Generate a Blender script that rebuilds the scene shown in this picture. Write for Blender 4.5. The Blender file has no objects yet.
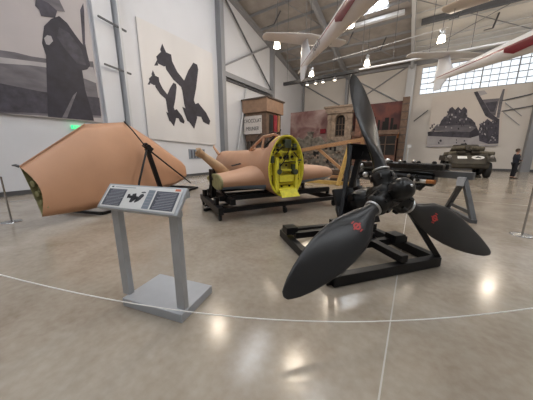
import bpy, bmesh, math, random
from mathutils import Vector, Matrix, Euler
random.seed(7)
S = bpy.context.scene
COL = S.collection
PI = math.pi
# ------------------------------------------------------------------ camera
F = 225.0; PITCH = math.asin(.2086); H = 1.55; CX = 266.5; CY = 200.0; YAW = math.atan2(.545, .839)
cam = bpy.data.cameras.new('camera'); co = bpy.data.objects.new('camera', cam); COL.objects.link(co)
cam.sensor_width = 36; cam.sensor_fit = 'HORIZONTAL'; cam.lens = F / 533 * 36
cam.clip_start = .05; cam.clip_end = 200
co.location = (0, 0, H); co.rotation_euler = (PI / 2 - PITCH, 0, YAW)
S.camera = co
_A = (math.sin(YAW), math.cos(YAW)); _B = (math.cos(YAW), -math.sin(YAW))
def ray(px, py):
    u = (px - CX) / F; v = (CY - py) / F
    y = math.cos(PITCH) + v * math.sin(PITCH); z = -math.sin(PITCH) + v * math.cos(PITCH)
    return (u * _B[0] + y * _B[1], u * _A[0] + y * _A[1], z)
def wx(px, py, X=-12.1):      # a point of the wall plane X
    r = ray(px, py); t = X / r[0]; return (X, r[1] * t, H + r[2] * t)
def wy(px, py, Y=26.5):       # a point of the wall plane Y
    r = ray(px, py); t = Y / r[1]; return (r[0] * t, Y, H + r[2] * t)
# ------------------------------------------------------------------ materials
def mat(name, col, rough=.6, metal=0., var=0., scale=4., bump=0., bscale=30., emit=None, estr=0., spec=.5, col2=None, coat=0., stretch=None):
    m = bpy.data.materials.new(name); m.use_nodes = True
    nt = m.node_tree; b = nt.nodes['Principled BSDF']
    b.inputs['Roughness'].default_value = rough; b.inputs['Metallic'].default_value = metal
    b.inputs['Specular IOR Level'].default_value = spec
    if coat: b.inputs['Coat Weight'].default_value = coat; b.inputs['Coat Roughness'].default_value = .15
    c = (*col, 1)
    b.inputs['Base Color'].default_value = c
    if emit:
        b.inputs['Emission Color'].default_value = (*emit, 1); b.inputs['Emission Strength'].default_value = estr
    if var or col2 or bump:
        tc = nt.nodes.new('ShaderNodeTexCoord'); mp = nt.nodes.new('ShaderNodeMapping')
        if stretch: mp.inputs['Scale'].default_value = stretch
        nt.links.new(tc.outputs['Object'], mp.inputs['Vector'])
    if var or col2:
        n = nt.nodes.new('ShaderNodeTexNoise'); n.inputs['Scale'].default_value = scale; n.inputs['Detail'].default_value = 6
        nt.links.new(mp.outputs[0], n.inputs['Vector'])
        r = nt.nodes.new('ShaderNodeValToRGB'); r.color_ramp.elements[0].position = .3; r.color_ramp.elements[1].position = .7
        if col2: c0, c1 = (*col2, 1), c
        else:
            c0 = tuple(max(0, x * (1 - var)) for x in col) + (1,); c1 = tuple(min(1, x * (1 + var)) for x in col) + (1,)
        r.color_ramp.elements[0].color = c0; r.color_ramp.elements[1].color = c1
        nt.links.new(n.outputs['Fac'], r.inputs['Fac']); nt.links.new(r.outputs['Color'], b.inputs['Base Color'])
    if bump:
        n2 = nt.nodes.new('ShaderNodeTexNoise'); n2.inputs['Scale'].default_value = bscale; n2.inputs['Detail'].default_value = 5
        nt.links.new(mp.outputs[0], n2.inputs['Vector'])
        bp = nt.nodes.new('ShaderNodeBump'); bp.inputs['Strength'].default_value = bump; bp.inputs['Distance'].default_value = .02
        nt.links.new(n2.outputs['Fac'], bp.inputs['Height']); nt.links.new(bp.outputs['Normal'], b.inputs['Normal'])
    return m
M = {}
def floor_mat():
    m = bpy.data.materials.new('polished_concrete'); m.use_nodes = True; nt = m.node_tree; N = nt.nodes; L = nt.links
    b = N['Principled BSDF']; tc = N.new('ShaderNodeTexCoord')
    n1 = N.new('ShaderNodeTexNoise'); n1.inputs['Scale'].default_value = 1.1; n1.inputs['Detail'].default_value = 8; n1.inputs['Roughness'].default_value = .62; n1.inputs['Distortion'].default_value = .4
    n2 = N.new('ShaderNodeTexNoise'); n2.inputs['Scale'].default_value = 14; n2.inputs['Detail'].default_value = 8
    L.new(tc.outputs['Object'], n1.inputs['Vector']); L.new(tc.outputs['Object'], n2.inputs['Vector'])
    mx = N.new('ShaderNodeMix'); mx.data_type = 'FLOAT'; mx.inputs[0].default_value = .3
    L.new(n1.outputs['Fac'], mx.inputs[2]); L.new(n2.outputs['Fac'], mx.inputs[3])
    r = N.new('ShaderNodeValToRGB'); e = r.color_ramp.elements
    e[0].position = .36; e[0].color = (.265, .213, .160, 1); e[1].position = .66; e[1].color = (.39, .342, .28, 1)
    L.new(mx.outputs[0], r.inputs['Fac']); L.new(r.outputs['Color'], b.inputs['Base Color'])
    rr = N.new('ShaderNodeMapRange'); rr.inputs['To Min'].default_value = .12; rr.inputs['To Max'].default_value = .25
    L.new(n1.outputs['Fac'], rr.inputs['Value']); L.new(rr.outputs[0], b.inputs['Roughness'])
    b.inputs['Specular IOR Level'].default_value = .6
    bp = N.new('ShaderNodeBump'); bp.inputs['Strength'].default_value = .12; bp.inputs['Distance'].default_value = .01
    n3 = N.new('ShaderNodeTexNoise'); n3.inputs['Scale'].default_value = 2.5; n3.inputs['Detail'].default_value = 3
    L.new(tc.outputs['Object'], n3.inputs['Vector']); L.new(n3.outputs['Fac'], bp.inputs['Height']); L.new(bp.outputs['Normal'], b.inputs['Normal'])
    return m
M['floor'] = floor_mat()
M['joint'] = mat('pale_joint_filler', (.44, .41, .36), .5)
M['wallL'] = mat('white_wall_panel', (.60, .61, .645), .6, var=.03, scale=.6)
M['wallF'] = mat('beige_wall_panel', (.60, .56, .52), .7, var=.04, scale=.6)
M['wallR'] = mat('grey_wall', (.42, .41, .40), .8)
M['base'] = mat('dark_baseboard', (.07, .07, .075), .6)
M['steelL'] = mat('light_grey_painted_steel', (.50, .51, .53), .5)
M['steel'] = mat('grey_painted_steel', (.24, .245, .26), .5)
M['steelT'] = mat('dark_grey_trestle_steel', (.085, .088, .092), .45)
M['steelD'] = mat('dark_painted_steel', (.075, .077, .085), .5)
M['roof'] = mat('grey_brown_roof_liner', (.30, .275, .26), .9, var=.18, scale=1.2, bump=.6, bscale=6)
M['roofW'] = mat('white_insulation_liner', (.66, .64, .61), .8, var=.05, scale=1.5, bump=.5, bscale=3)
M['sky'] = mat('skylight_and_fill_panel', (.9, .95, 1), .5, emit=(.90, .95, 1), estr=10)
M['winp'] = mat('translucent_window_pane', (.85, .9, .95), .4, emit=(.80, .90, 1), estr=.5)
M['lampg'] = mat('glowing_lamp_glass', (1, .95, .85), .4, emit=(1, .88, .68), estr=7)
M['black'] = mat('black_painted_steel', (.005, .005, .006), .42, var=.3, scale=8, spec=.32)
M['blackm'] = mat('matte_black_rubber', (.015, .015, .015), .8)
M['oily'] = mat('black_oily_metal', (.010, .0095, .009), .28, metal=.3, bump=.25, bscale=25, var=.5, scale=14)
M['alu'] = mat('worn_aluminium', (.55, .55, .55), .3, metal=.9, var=.15, scale=15)
M['dirty_alu'] = mat('dirty_aluminium', (.30, .28, .26), .45, metal=.7, var=.4, scale=15)
M['blade'] = mat('charcoal_blade_paint', (.024, .023, .023), .30, metal=.35, bump=.03, bscale=60, var=.12, scale=3)
M['red'] = mat('red_decal', (.42, .035, .03), .5)
M['tan'] = mat('salmon_tan_aircraft_paint', (.48, .262, .155), .5, var=.06, scale=1.4)
M['tan2'] = mat('sandy_tan_paint', (.46, .30, .17), .55, var=.12, scale=5)
M['azure'] = mat('blue_grey_underside_paint', (.20, .25, .33), .5, var=.08, scale=3)
M['olive'] = mat('olive_primer', (.27, .25, .115), .6, var=.3, scale=8)
M['yellow'] = mat('yellow_primer', (.88, .78, .06), .45, var=.14, scale=9)
M['yellowd'] = mat('dull_yellow_primer', (.76, .68, .12), .5, var=.25, scale=12)
M['green'] = mat('grey_green_fitting', (.07, .085, .05), .5, var=.2, scale=9)
M['ksteel'] = mat('brushed_grey_steel', (.40, .41, .425), .4, metal=.3, var=.05, scale=6)
M['kbase'] = mat('grey_powder_coat', (.37, .38, .40), .45, var=.04, scale=10)
M['paper'] = mat('white_print_sheet', (.74, .73, .71), .35)
M['slate'] = mat('slate_print', (.075, .078, .10), .35)
M['slate2'] = mat('light_slate_print', (.22, .25, .29), .35)
M['ink'] = mat('dark_ink', (.03, .03, .035), .4)
M['inkl'] = mat('pale_text_ink', (.33, .33, .36), .4)
M['orange'] = mat('orange_print', (.65, .16, .07), .4)
M['canvas'] = mat('print_canvas_pale', (.60, .585, .585), .6, var=.06, scale=.5, stretch=(1, 1, .3))
M['canvas2'] = mat('print_canvas_warm', (.60, .54, .49), .6, var=.05, scale=.5)
M['print_sky'] = mat('print_grey_sky', (.42, .385, .39), .6, var=.07, scale=.6)
M['print_mid'] = mat('print_mid_grey', (.13, .12, .135), .6, var=.3, scale=1.4, stretch=(1, 1, 3))
M['print_lt'] = mat('print_light_grey', (.36, .34, .35), .6, var=.15, scale=1.5)
M['print_dk'] = mat('print_dark_violet_grey', (.022, .019, .030), .6, var=.35, scale=3)
M['print_dk2'] = mat('print_soft_black', (.045, .040, .055), .6, var=.45, scale=4)
M['white'] = mat('white_gloss_paint', (.68, .66, .65), .3, coat=.3)
M['whiteb'] = mat('cool_white_paint_and_lit_steel', (.68, .70, .74), .35)
M['maroon'] = mat('maroon_stripe', (.17, .006, .013), .3, coat=.3)
M['tanwing'] = mat('cream_wing_fabric', (.46, .39, .32), .5, var=.05, scale=2)
M['wood'] = mat('rough_orange_timber', (.40, .215, .10), .7, var=.25, scale=6, stretch=(6, 1, 6))
M['woody'] = mat('yellow_timber', (.52, .34, .10), .7, var=.2, scale=6)
M['woodm2'] = mat('faded_brown_boards', (.24, .15, .10), .75, var=.15, scale=3)
M['woodd'] = mat('dark_weathered_timber', (.075, .055, .045), .8, var=.4, scale=5, stretch=(6, 6, 1))
M['woodm'] = mat('brown_timber', (.12, .075, .052), .75, var=.25, scale=4)
M['stone'] = mat('tan_limestone', (.25, .19, .145), .85, var=.25, scale=4, bump=.5, bscale=12)
M['stoneg'] = mat('grey_rubble_stone', (.24, .215, .18), .9, col2=(.07, .06, .05), scale=3, bump=.7, bscale=8)
M['brick'] = mat('red_brown_brick', (.17, .085, .06), .85, var=.4, scale=5, bump=.4, bscale=12)
M['hole'] = mat('dark_opening', (.012, .011, .011), .9)
M['redcl'] = mat('red_cloth', (.22, .015, .025), .8, var=.2, scale=6)
M['signw'] = mat('aged_white_sign', (.56, .52, .50), .6, var=.08, scale=5)
M['oliv_arm'] = mat('olive_drab_armour', (.036, .029, .019), .65, var=.35, scale=3, bump=.2, bscale=10)
M['net'] = mat('khaki_canvas_rolls', (.10, .085, .06), .9, var=.35, scale=9, bump=.5, bscale=12)
M['skin'] = mat('skin', (.45, .26, .19), .6)
M['navy'] = mat('navy_jacket_cloth', (.018, .022, .035), .85)
M['dark_tr'] = mat('black_trouser_cloth', (.013, .013, .017), .9)
M['shoe'] = mat('dark_brown_leather', (.05, .035, .025), .6)
M['hair'] = mat('brown_hair', (.06, .04, .03), .8)
M['exit'] = mat('green_exit_sign', (.03, .55, .2), .4, emit=(.05, .8, .3), estr=.8)
M['rope'] = mat('white_cord', (.75, .73, .70), .6)
M['chrome'] = mat('satin_chrome', (.42, .42, .42), .25, metal=.9)
M['copper'] = mat('copper_rust', (.42, .16, .05), .4, metal=.6, var=.3, scale=20)

def mural_mat(name, kind):
    m = bpy.data.materials.new(name); m.use_nodes = True; nt = m.node_tree; N = nt.nodes; L = nt.links
    b = N['Principled BSDF']; b.inputs['Roughness'].default_value = .7
    tc = N.new('ShaderNodeTexCoord')
    n = N.new('ShaderNodeTexNoise'); n.inputs['Scale'].default_value = .55; n.inputs['Detail'].default_value = 5; n.inputs['Distortion'].default_value = .8
    L.new(tc.outputs['Object'], n.inputs['Vector'])
    r = N.new('ShaderNodeValToRGB'); cr = r.color_ramp
    if kind == 'smoke':
        cols = [(.25, (.085, .030, .032)), (.42, (.20, .10, .095)), (.58, (.34, .23, .21)), (.72, (.46, .34, .31))]
    else:
        cols = [(.30, (.040, .012, .015)), (.48, (.075, .022, .02)), (.62, (.13, .036, .026)), (.78, (.08, .028, .025))]
    cr.elements[0].position = cols[0][0]; cr.elements[0].color = (*cols[0][1], 1)
    cr.elements[1].position = cols[-1][0]; cr.elements[1].color = (*cols[-1][1], 1)
    for p, c in cols[1:-1]:
        e = cr.elements.new(p); e.color = (*c, 1)
    L.new(n.outputs['Fac'], r.inputs['Fac']); L.new(r.outputs['Color'], b.inputs['Base Color'])
    return m
M['mural_smoke'] = mural_mat('painted_smoky_sky', 'smoke'); M['mural_fire'] = mural_mat('painted_burning_city', 'fire')

# ------------------------------------------------------------------ mesh builder
class MB:
    def __init__(s): s.v = []; s.f = []; s.m = []; s.sm = []
    def add(s, vs, fs, mi=0, smooth=False):
        o = len(s.v); s.v += [Vector(v) for v in vs]
        for k, f in enumerate(fs):
            s.f.append([o + i for i in f]); s.m.append(mi[k] if isinstance(mi, list) else mi); s.sm.append(smooth)
        return s
    def box(s, c, d, rz=0, rot=None, mi=0):
        R = rot if rot is not None else Matrix.Rotation(rz, 3, 'Z')
        vs = [Vector(c) + R @ Vector((d[0] / 2 * a, d[1] / 2 * b, d[2] / 2 * e)) for a in (-1, 1) for b in (-1, 1) for e in (-1, 1)]
        return s.add(vs, [(0, 1, 3, 2), (4, 6, 7, 5), (0, 4, 5, 1), (2, 3, 7, 6), (0, 2, 6, 4), (1, 5, 7, 3)], mi)
    def bar(s, p, q, w, h, up=(0, 0, 1), mi=0):      # box beam from p to q, w across, h along up
        p = Vector(p); q = Vector(q); d = (q - p); l = d.length; d.normalize(); u = Vector(up)
        x = d.cross(u)
        if x.length < 1e-4: x = d.cross(Vector((0, 1, 0)))
        x.normalize(); u = x.cross(d)
        R = Matrix((x, d, u)).transposed()
        return s.box((p + q) / 2, (w, l, h), rot=R, mi=mi)
    def ring(s, c, ax, r, n=16, r2=None, ref=None):
        ax = Vector(ax).normalized(); u = Vector(ref) if ref else (Vector((0, 0, 1)) if abs(ax.z) < .9 else Vector((1, 0, 0)))
        a = (u - ax * u.dot(ax)).normalized(); b = ax.cross(a); r2 = r2 or r
        return [Vector(c) + a * (r * math.cos(2 * PI * k / n)) + b * (r2 * math.sin(2 * PI * k / n)) for k in range(n)]
    def loft(s, rings, cap=True, mi=0, smooth=True, capmi=None, side=None):
        n = len(rings[0]); vs = [v for r in rings for v in r]; fs = []; ms = []
        for i in range(len(rings) - 1):
            for k in range(n):
                a = i * n + k; b = i * n + (k + 1) % n
                fs.append((a, b, b + n, a + n)); ms.append(side[k] if side else mi)
        s.add(vs, fs, ms, smooth)
        if cap:
            cm = mi if capmi is None else capmi
            s.add(rings[0], [tuple(reversed(range(n)))], cm); s.add(rings[-1], [tuple(range(n))], cm)
        return s
    def tube(s, pts, r, n=12, mi=0, cap=True):       # round tube along points, radius or list
        pts = [Vector(p) for p in pts]; rs = r if isinstance(r, (list, tuple)) else [r] * len(pts); rings = []
        ref = None
        for i, p in enumerate(pts):
            d = (pts[min(i + 1, len(pts) - 1)] - pts[max(i - 1, 0)])
            if d.length < 1e-6: d = Vector((0, 0, 1))
            d.normalize()
            if ref is None: ref = Vector((0, 0, 1)) if abs(d.z) < .9 else Vector((1, 0, 0))
            ref = (ref - d * ref.dot(d)).normalized()
            rings.append(s.ring(p, d, rs[i], n, ref=tuple(ref)))
        return s.loft(rings, cap, mi)
    def lathe(s, c, prof, ax=(0, 0, 1), n=24, mi=0):  # prof = [(radius, along)]
        ax = Vector(ax).normalized()
        return s.loft([s.ring(Vector(c) + ax * t, ax, max(r, .0005), n) for r, t in prof], True, mi)
    def prism(s, pts, off, mi=0):                    # flat polygon (3-D points) pushed by off
        pts = [Vector(p) for p in pts]; off = Vector(off); n = len(pts)
        vs = pts + [p + off for p in pts]
        return s.add(vs, [tuple(range(n)), tuple(reversed(range(n, 2 * n)))] + [(k, k + n, (k + 1) % n + n, (k + 1) % n) for k in range(n)], mi)
    def sphere(s, c, r, sc=(1, 1, 1), n=12, mi=0):
        rings = []
        for i in range(1, n):
            t = PI * i / n
            rings.append([Vector(c) + Vector((r * sc[0] * math.sin(t) * math.cos(2 * PI * k / n), r * sc[1] * math.sin(t) * math.sin(2 * PI * k / n), -r * sc[2] * math.cos(t))) for k in range(n)])
        return s.loft(rings, True, mi)
    def build(s, name, mats, parent=None, bevel=0, kind=None):
        me = bpy.data.meshes.new(name)
        vs = s.v
        if parent is not None:
            r = parent
            while r.parent: r = r.parent
            inv = r.matrix_basis.inverted(); vs = [inv @ v for v in vs]
        me.from_pydata([tuple(v) for v in vs], [], s.f)
        mats = mats if isinstance(mats, (list, tuple)) else [mats]
        for m in mats: me.materials.append(M[m] if isinstance(m, str) else m)
        for p, mi, sm in zip(me.polygons, s.m, s.sm): p.material_index = mi; p.use_smooth = sm
        bm = bmesh.new(); bm.from_mesh(me); bmesh.ops.recalc_face_normals(bm, faces=bm.faces); bm.to_mesh(me); bm.free()
        me.update()
        o = bpy.data.objects.new(name, me); COL.objects.link(o)
        if parent is not None: o.parent = parent
        if bevel:
            b = o.modifiers.new('bevel', 'BEVEL'); b.width = bevel; b.segments = 2; b.limit_method = 'ANGLE'
        if kind: o['kind'] = kind
        return o
def tag(o, label, cat=None, group=None):
    o['label'] = label
    if cat: o['category'] = cat
    if group: o['group'] = group
    return o
def thing(name, loc, label, cat, group=None, rot=(0, 0, 0), extra=None):
    o = bpy.data.objects.new(name, None); COL.objects.link(o); o.empty_display_size = .2
    o.matrix_basis = extra if extra is not None else Matrix.LocRotScale(Vector(loc), Euler(rot), Vector((1, 1, 1)))
    return tag(o, label, cat, group)
def copy_tree(o, parent=None):
    c = o.copy(); COL.objects.link(c)
    if parent: c.parent = parent
    for ch in list(o.children): copy_tree(ch, c)
    return c
def struct(name, mb, m, bevel=0): return mb.build(name, m, kind='structure', bevel=bevel)
_tn = [0]
def trim(mb, m, bevel=0):
    _tn[0] += 1; return struct('trim_%d' % _tn[0], mb, m, bevel)
def text(name, s, size, m, mtx, parent, ext=.002, align='CENTER', sx=1.):
    cu = bpy.data.curves.new(name, 'FONT'); cu.body = s; cu.size = size; cu.extrude = ext; cu.align_x = align; cu.align_y = 'CENTER'
    t = bpy.data.objects.new(name, cu); COL.objects.link(t)
    dg = bpy.context.evaluated_depsgraph_get(); dg.update()
    me = bpy.data.meshes.new_from_object(t.evaluated_get(dg)); bpy.data.objects.remove(t)
    me.name = name; me.materials.clear(); me.materials.append(M[m])
    inv = Matrix.Identity(4)
    if parent is not None:
        r = parent
        while r.parent: r = r.parent
        inv = r.matrix_basis.inverted()
    me.transform(inv @ mtx @ Matrix.Diagonal((sx, 1, 1, 1)))
    o = bpy.data.objects.new(name, me); COL.objects.link(o)
    if parent is not None: o.parent = parent
    return o
def frame(o, x, y, z):       # matrix with given origin and axes
    x = Vector(x).normalized(); y = Vector(y).normalized(); z = Vector(z).normalized()
    m = Matrix((x, y, z)).transposed().to_4x4(); m.translation = Vector(o); return m

# ------------------------------------------------------------------ the hall
XL, XR, YB, YF = -12.1, 18.0, -10.0, 26.5
RY, SL = 4.0, .22                       # ridge position and slope
def rz(Y): return 9.55 + SL * (YF - Y) if Y > RY else 9.55 + SL * (YF - RY) - SL * (RY - Y)
struct('floor', MB().box(((XL + XR) / 2, (YB + YF) / 2, -.1), (XR - XL + .6, YF - YB + .6, .2)), 'floor')
trim(MB().box((-.02, 12, .001), (.012, 28, .004)), 'joint')
for yy in (9.6, 18.2): trim(MB().box((3, yy, .001), (29.8, .015, .004)), 'joint')
prof = [(YB, 0), (YF, 0), (YF, rz(YF) + .1), (RY, rz(RY) + .1), (YB, rz(YB) + .1)]
struct('wall_left', MB().prism([(XL, y, z) for y, z in prof], (-.2, 0, 0)), 'wallL')
struct('wall_right', MB().prism([(XR, y, z) for y, z in prof], (.2, 0, 0)), 'wallR')
struct('wall_back', MB().box(((XL + XR) / 2, YB - .1, 4), (XR - XL, .2, 8 + rz(YB) - 7.7)), 'wallR')
# far wall with the opening of the long window
WX0, WX1, WZ0, WZ1 = -.36, 16.4, 6.72, 9.02
w = MB(); w.box(((XL + XR) / 2, YF + .1, WZ0 / 2), (XR - XL, .2, WZ0)); w.box(((XL + XR) / 2, YF + .1, (WZ1 + 9.7) / 2), (XR - XL, .2, 9.7 - WZ1))
w.box(((XL + WX0) / 2, YF + .1, (WZ0 + WZ1) / 2), (WX0 - XL, .2, WZ1 - WZ0)); w.box(((XR + WX1) / 2, YF + .1, (WZ0 + WZ1) / 2), (XR - WX1, .2, WZ1 - WZ0))
struct('wall_far', w, 'wallF')
struct('baseboard_left', MB().box((XL + .02, (YB + YF) / 2, .08), (.04, YF - YB, .16)), 'base')
struct('baseboard_far', MB().box(((XL + XR) / 2, YF - .02, .09), (XR - XL, .04, .18)), 'base')
# roof in two leaves and two liners
def leaf(x0, x1, y0, y1):
    n = max(1, int(abs(y1 - y0) / 1.5)); b = MB()
    b.prism([(x0, y0, rz(y0)), (x1, y0, rz(y0)), (x1, y1, rz(y1)), (x0, y1, rz(y1))], (0, 0, .2)); return b
c = MB()
for a in (leaf(XL, -1.3, RY, YF), leaf(XL, XR, YB, RY)): c.add(a.v, a.f)
struct('ceiling', c, 'roof')
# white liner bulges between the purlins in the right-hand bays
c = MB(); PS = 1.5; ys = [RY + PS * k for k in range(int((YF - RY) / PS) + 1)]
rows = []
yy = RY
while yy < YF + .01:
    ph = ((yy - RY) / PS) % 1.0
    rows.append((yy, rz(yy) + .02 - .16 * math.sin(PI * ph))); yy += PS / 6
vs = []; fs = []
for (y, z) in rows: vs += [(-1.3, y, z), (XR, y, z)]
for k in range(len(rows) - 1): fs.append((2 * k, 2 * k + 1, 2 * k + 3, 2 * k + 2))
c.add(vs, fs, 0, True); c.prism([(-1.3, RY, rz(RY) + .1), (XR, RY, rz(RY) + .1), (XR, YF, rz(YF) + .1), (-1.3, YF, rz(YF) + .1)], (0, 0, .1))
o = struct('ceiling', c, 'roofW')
for k, y in enumerate(ys[1:]):
    if y < 9: continue
    trim(MB().box(((XL - 1.3) / 2, y, rz(y) - .09), (-1.3 - XL, .07, .18)), 'steel')
    trim(MB().box(((XR - 1.3) / 2, y, rz(y) - .03), (XR + 1.3, .05, .08)), 'steelL')
# portal frames: rafter and column of each
def portal(x, m, cw=.30, far=True):
    b = MB()
    b.bar((x, YF - .2, rz(YF) - .45), (x, RY, rz(RY) - .45), .22, .55)
    if far: b.box((x, YF - .3, (rz(YF) - .3) / 2), (cw, .5, rz(YF) - .3))
    trim(b, m)
portal(-6.85, 'steel', .28); portal(-1.15, 'steelL', .62); portal(7.35, 'steel', .5)
# the steeper far-wall columns rise past the eave as a light box at the window's left
# eave beam on the far wall
trim(MB().box(((XL - 1.3) / 2, YF - .15, 9.35), (-1.3 - XL, .3, .22)), 'steel')
trim(MB().box(((XR - 1.0) / 2, YF - .15, 9.42), (XR + 1.0, .3, .35)), 'steel')
# cross bracing of the far wall
for p, q in (((-6.7, 9.2), (-1.35, 5.9)), ((-1.35, 9.4), (-6.8, 6.2)), ((-11.9, 9.2), (-7.0, 6.2)),):
    trim(MB().tube([(p[0], YF - .12, p[1]), (q[0], YF - .12, q[1])], .06, 8), 'steel')
trim(MB().box((-12.0 + .1, YF - .1, 4.7), (.18, .2, 9.4)), 'steel')
for (x0, z0, x1, z1) in ((5.3, 5.55, 7.1, 5.9), (5.4, 4.75, 7.1, 5.0), (-2.6, 5.3, -1.4, 5.5), (-.5, 4.4, .5, 5.3)):
    trim(MB().bar((x0, YF - .1, z0), (x1, YF - .1, z1), .08, .08), 'steelD')
for (x0, z0, x1, z1) in ((5.5, 5.4, 6.6, 4.3), (5.5, 4.7, 6.6, 3.6)):
    trim(MB().bar((x0, YF - .1, z0), (x1, YF - .1, z1), .04, .04), 'steel')
# left wall columns, beam and bracing
def lcol(y, w_, d_, m, z0=0, z1=None):
    trim(MB().box((XL + d_ / 2, y, (z0 + (z1 or rz(y))) / 2), (d_, w_, (z1 or rz(y)) - z0)), m)
b = MB(); b.box((XL + .11, 5.45, 6.7), (.22, .75, 13.4)); trim(b, 'wallL')
b = MB(); b.box((XL + .25, 5.98, 6.7), (.5, .1, 13.4)); trim(b, 'steelL')
b = MB(); b.box((XL + .25, 12.5, 6.1), (.5, .14, 12.2)); b.box((XL + .5, 12.5, 6.1), (.06, .34, 12.2)); trim(b, 'steel')
lcol(19.3, .3, .4, 'steel'); lcol(13.05, .12, .15, 'steelL')
trim(MB().box((XL + .22, 15.9, 6.9), (.3, 6.6, .32)), 'steel'); trim(MB().box((XL + .12, 15.9, 6.62), (.2, 6.6, .08)), 'steelD')
trim(MB().tube([(XL + .2, 12.7, 12.0), (XL + .2, 19.2, 7.1)], .06, 8), 'steelD')
trim(MB().tube([(XL + .25, 12.6, 7.3), (XL + .25, 19.2, 10.9)], .06, 8), 'steel')
trim(MB().tube([(XL + .2, 15.4, 6.5), (XL + .2, 14.0, 1.2)], .07, 8), 'steelL')
trim(MB().bar((XL + .15, 12.6, rz(12.6) - .35), (XL + .15, 26.4, rz(26.4) - .35), .3, .3), 'steel')
for (z0, dz) in ((6.95, -.15), (5.15, -.12)):
    trim(MB().bar((XL + .45, 5.15, z0 + .1), (XL + .45, 6.25, z0 + dz + .1), .06, .07), 'steelD')
# rods and struts of the roof
for (p, q) in (((-10.5, 12.5), (-7, 19.0)), ((-7, 12.5), (-11.9, 19.3)), ((-6.7, 12), (-1.4, 19)), ((-1.4, 12), (-6.7, 19)), ((-6.7, 19), (-1.4, 26)), ((-1.0, 19), (7.0, 25.5)), ((-1.0, 25), (7.0, 19)), ((-11.9, 19.5), (-7.0, 26))):
    trim(MB().tube([(p[0], p[1], rz(p[1]) - .28), (q[0], q[1], rz(q[1]) - .28)], .028, 6), 'steel')
for (x, y) in ((-9.5, 16.5), (-5.2, 20.5), (-3.0, 22.0), (1.5, 20.5), (3.5, 22.3)):
    b = MB(); b.tube([(x, y, rz(y) - .1), (x - .25, y - .5, rz(y) - 1.1)], .05, 6); b.tube([(x - .25, y - .5, rz(y) - 1.1), (x - .7, y - .7, rz(y) - 1.2)], .03, 6); trim(b, 'steelD')
# duct along the right bays, a beam with its light painted in as white, and the dark cross beam
trim(MB().box((5.6, 21.0, 10.42), (12.6, .3, .3)), 'steelD')
trim(MB().box((-3.3, 19.75, 10.80), (3.2, .3, .22)), 'whiteb')
for dz in (0, .35): trim(MB().tube([(-.9, 23.5, 9.4 + dz), (14, 23.5, 9.4 + dz)], .035, 8), 'steelL')
# window panes and mullions
b = MB().box(((WX0 + WX1) / 2, YF + .12, (WZ0 + WZ1) / 2), (WX1 - WX0, .04, WZ1 - WZ0)); wo = struct('window_1', b, 'winp')
g = MB(); n = 32
for k in range(n + 1):
    x = WX0 + (WX1 - WX0) * k / n; t = .07 if k % 4 == 0 else .03
    g.box((x, YF + .07, (WZ0 + WZ1) / 2), (t, .06, WZ1 - WZ0))
for k in range(6):
    z = WZ0 + (WZ1 - WZ0) * k / 5; g.box(((WX0 + WX1) / 2, YF + .07, z), (WX1 - WX0, .05, .05 if k not in (0, 5) else .1))
g.build('window_grid', 'steel', wo)
# skylights in the roof; all after the first two added unseen for light
k = 1
for (x, y, lx, ly) in ((-3.5, 18.3, 1.7, 1.9), (-8.3, 10.9, 1.2, 3.0), (-8.0, 1.5, 1.4, 3.5), (-3.0, 9.5, 1.4, 2.4), (-3, 1.5, 1.4, 3.5), (3, 9.0, 1.5, 3.5), (3, 1.5, 1.4, 3.5),
                       (9, 9.5, 1.5, 3.5), (9, 2, 1.5, 3.5), (14, 9, 1.5, 3.5), (-8, -5, 1.4, 3.5), (-1, -5, 1.4, 3.5), (6, -5, 1.4, 3.5), (12.5, 18, 1.6, 3.5)):
    k += 1
    y0, y1 = y - ly / 2, y + ly / 2
    z = .22 if x > -1.3 and y > RY else .02
    o = struct('window_%d' % k, MB().prism([(x - lx / 2, y0, rz(y0) - z), (x + lx / 2, y0, rz(y0) - z), (x + lx / 2, y1, rz(y1) - z), (x - lx / 2, y1, rz(y1) - z)], (0, 0, .015)), 'sky')
    g = MB()
    for t in (0, .5, 1):
        g.bar((x - lx / 2 + lx * t, y0, rz(y0) - z - .01), (x - lx / 2 + lx * t, y1, rz(y1) - z - .01), .05, .05)
    for t in (0, .25, .5, .75, 1):
        yy = y0 + (y1 - y0) * t; g.box((x, yy, rz(yy) - z - .01), (lx, .05, .05))
    g.build('window_grid', 'steelL', o)

# ------------------------------------------------------------------ pendant lamps
def lamp(loc, label, proto=[None]):
    if proto[0] is None:
        r = thing('pendant_lamp', (0, 0, 0), label, 'lamp', 'high bay lamps hung from the roof')
        MB().lathe((0, 0, 0), [(.12, .3), (.15, .18), (.18, 0), (.16, 0), (.13, .17), (.11, .28)], n=20).build('lamp_shade', 'lampg', r)
        MB().lathe((0, 0, .27), [(.13, 0), (.15, .05), (.13, .28), (.05, .34)], n=16).build('ballast_housing', 'alu', r)
        MB().tube([(0, 0, .6), (0, 0, 2.2)], .012, 6).build('hanging_rod', 'steelD', r)
        ld = bpy.data.lights.new('bulb', 'POINT'); ld.energy = 120; ld.color = (1, .86, .70); ld.shadow_soft_size = .2
        lo = bpy.data.objects.new('bulb', ld); COL.objects.link(lo); lo.parent = r; lo.location = (0, 0, -.25)
        proto[0] = r
    else:
        r = copy_tree(proto[0]); r['label'] = label
    r.location = loc; return r
lamp((-7.1, 12.0, 7.2), 'glowing pendant lamp just below the hanging aircraft tailplane, leftmost visible lamp')
lamp((-7.3, 17.5, 7.2), 'small glowing pendant lamp right of the hanging aircraft fin, above the spotlight rail')
lamp((-3.2, 12.0, 7.2), 'glowing pendant lamp close beside the striped fuselage under the roof skylight')
lamp((-3.4, 17.5, 7.2), 'glowing pendant lamp above the black propeller blade tip, over the pale rail')
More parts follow.
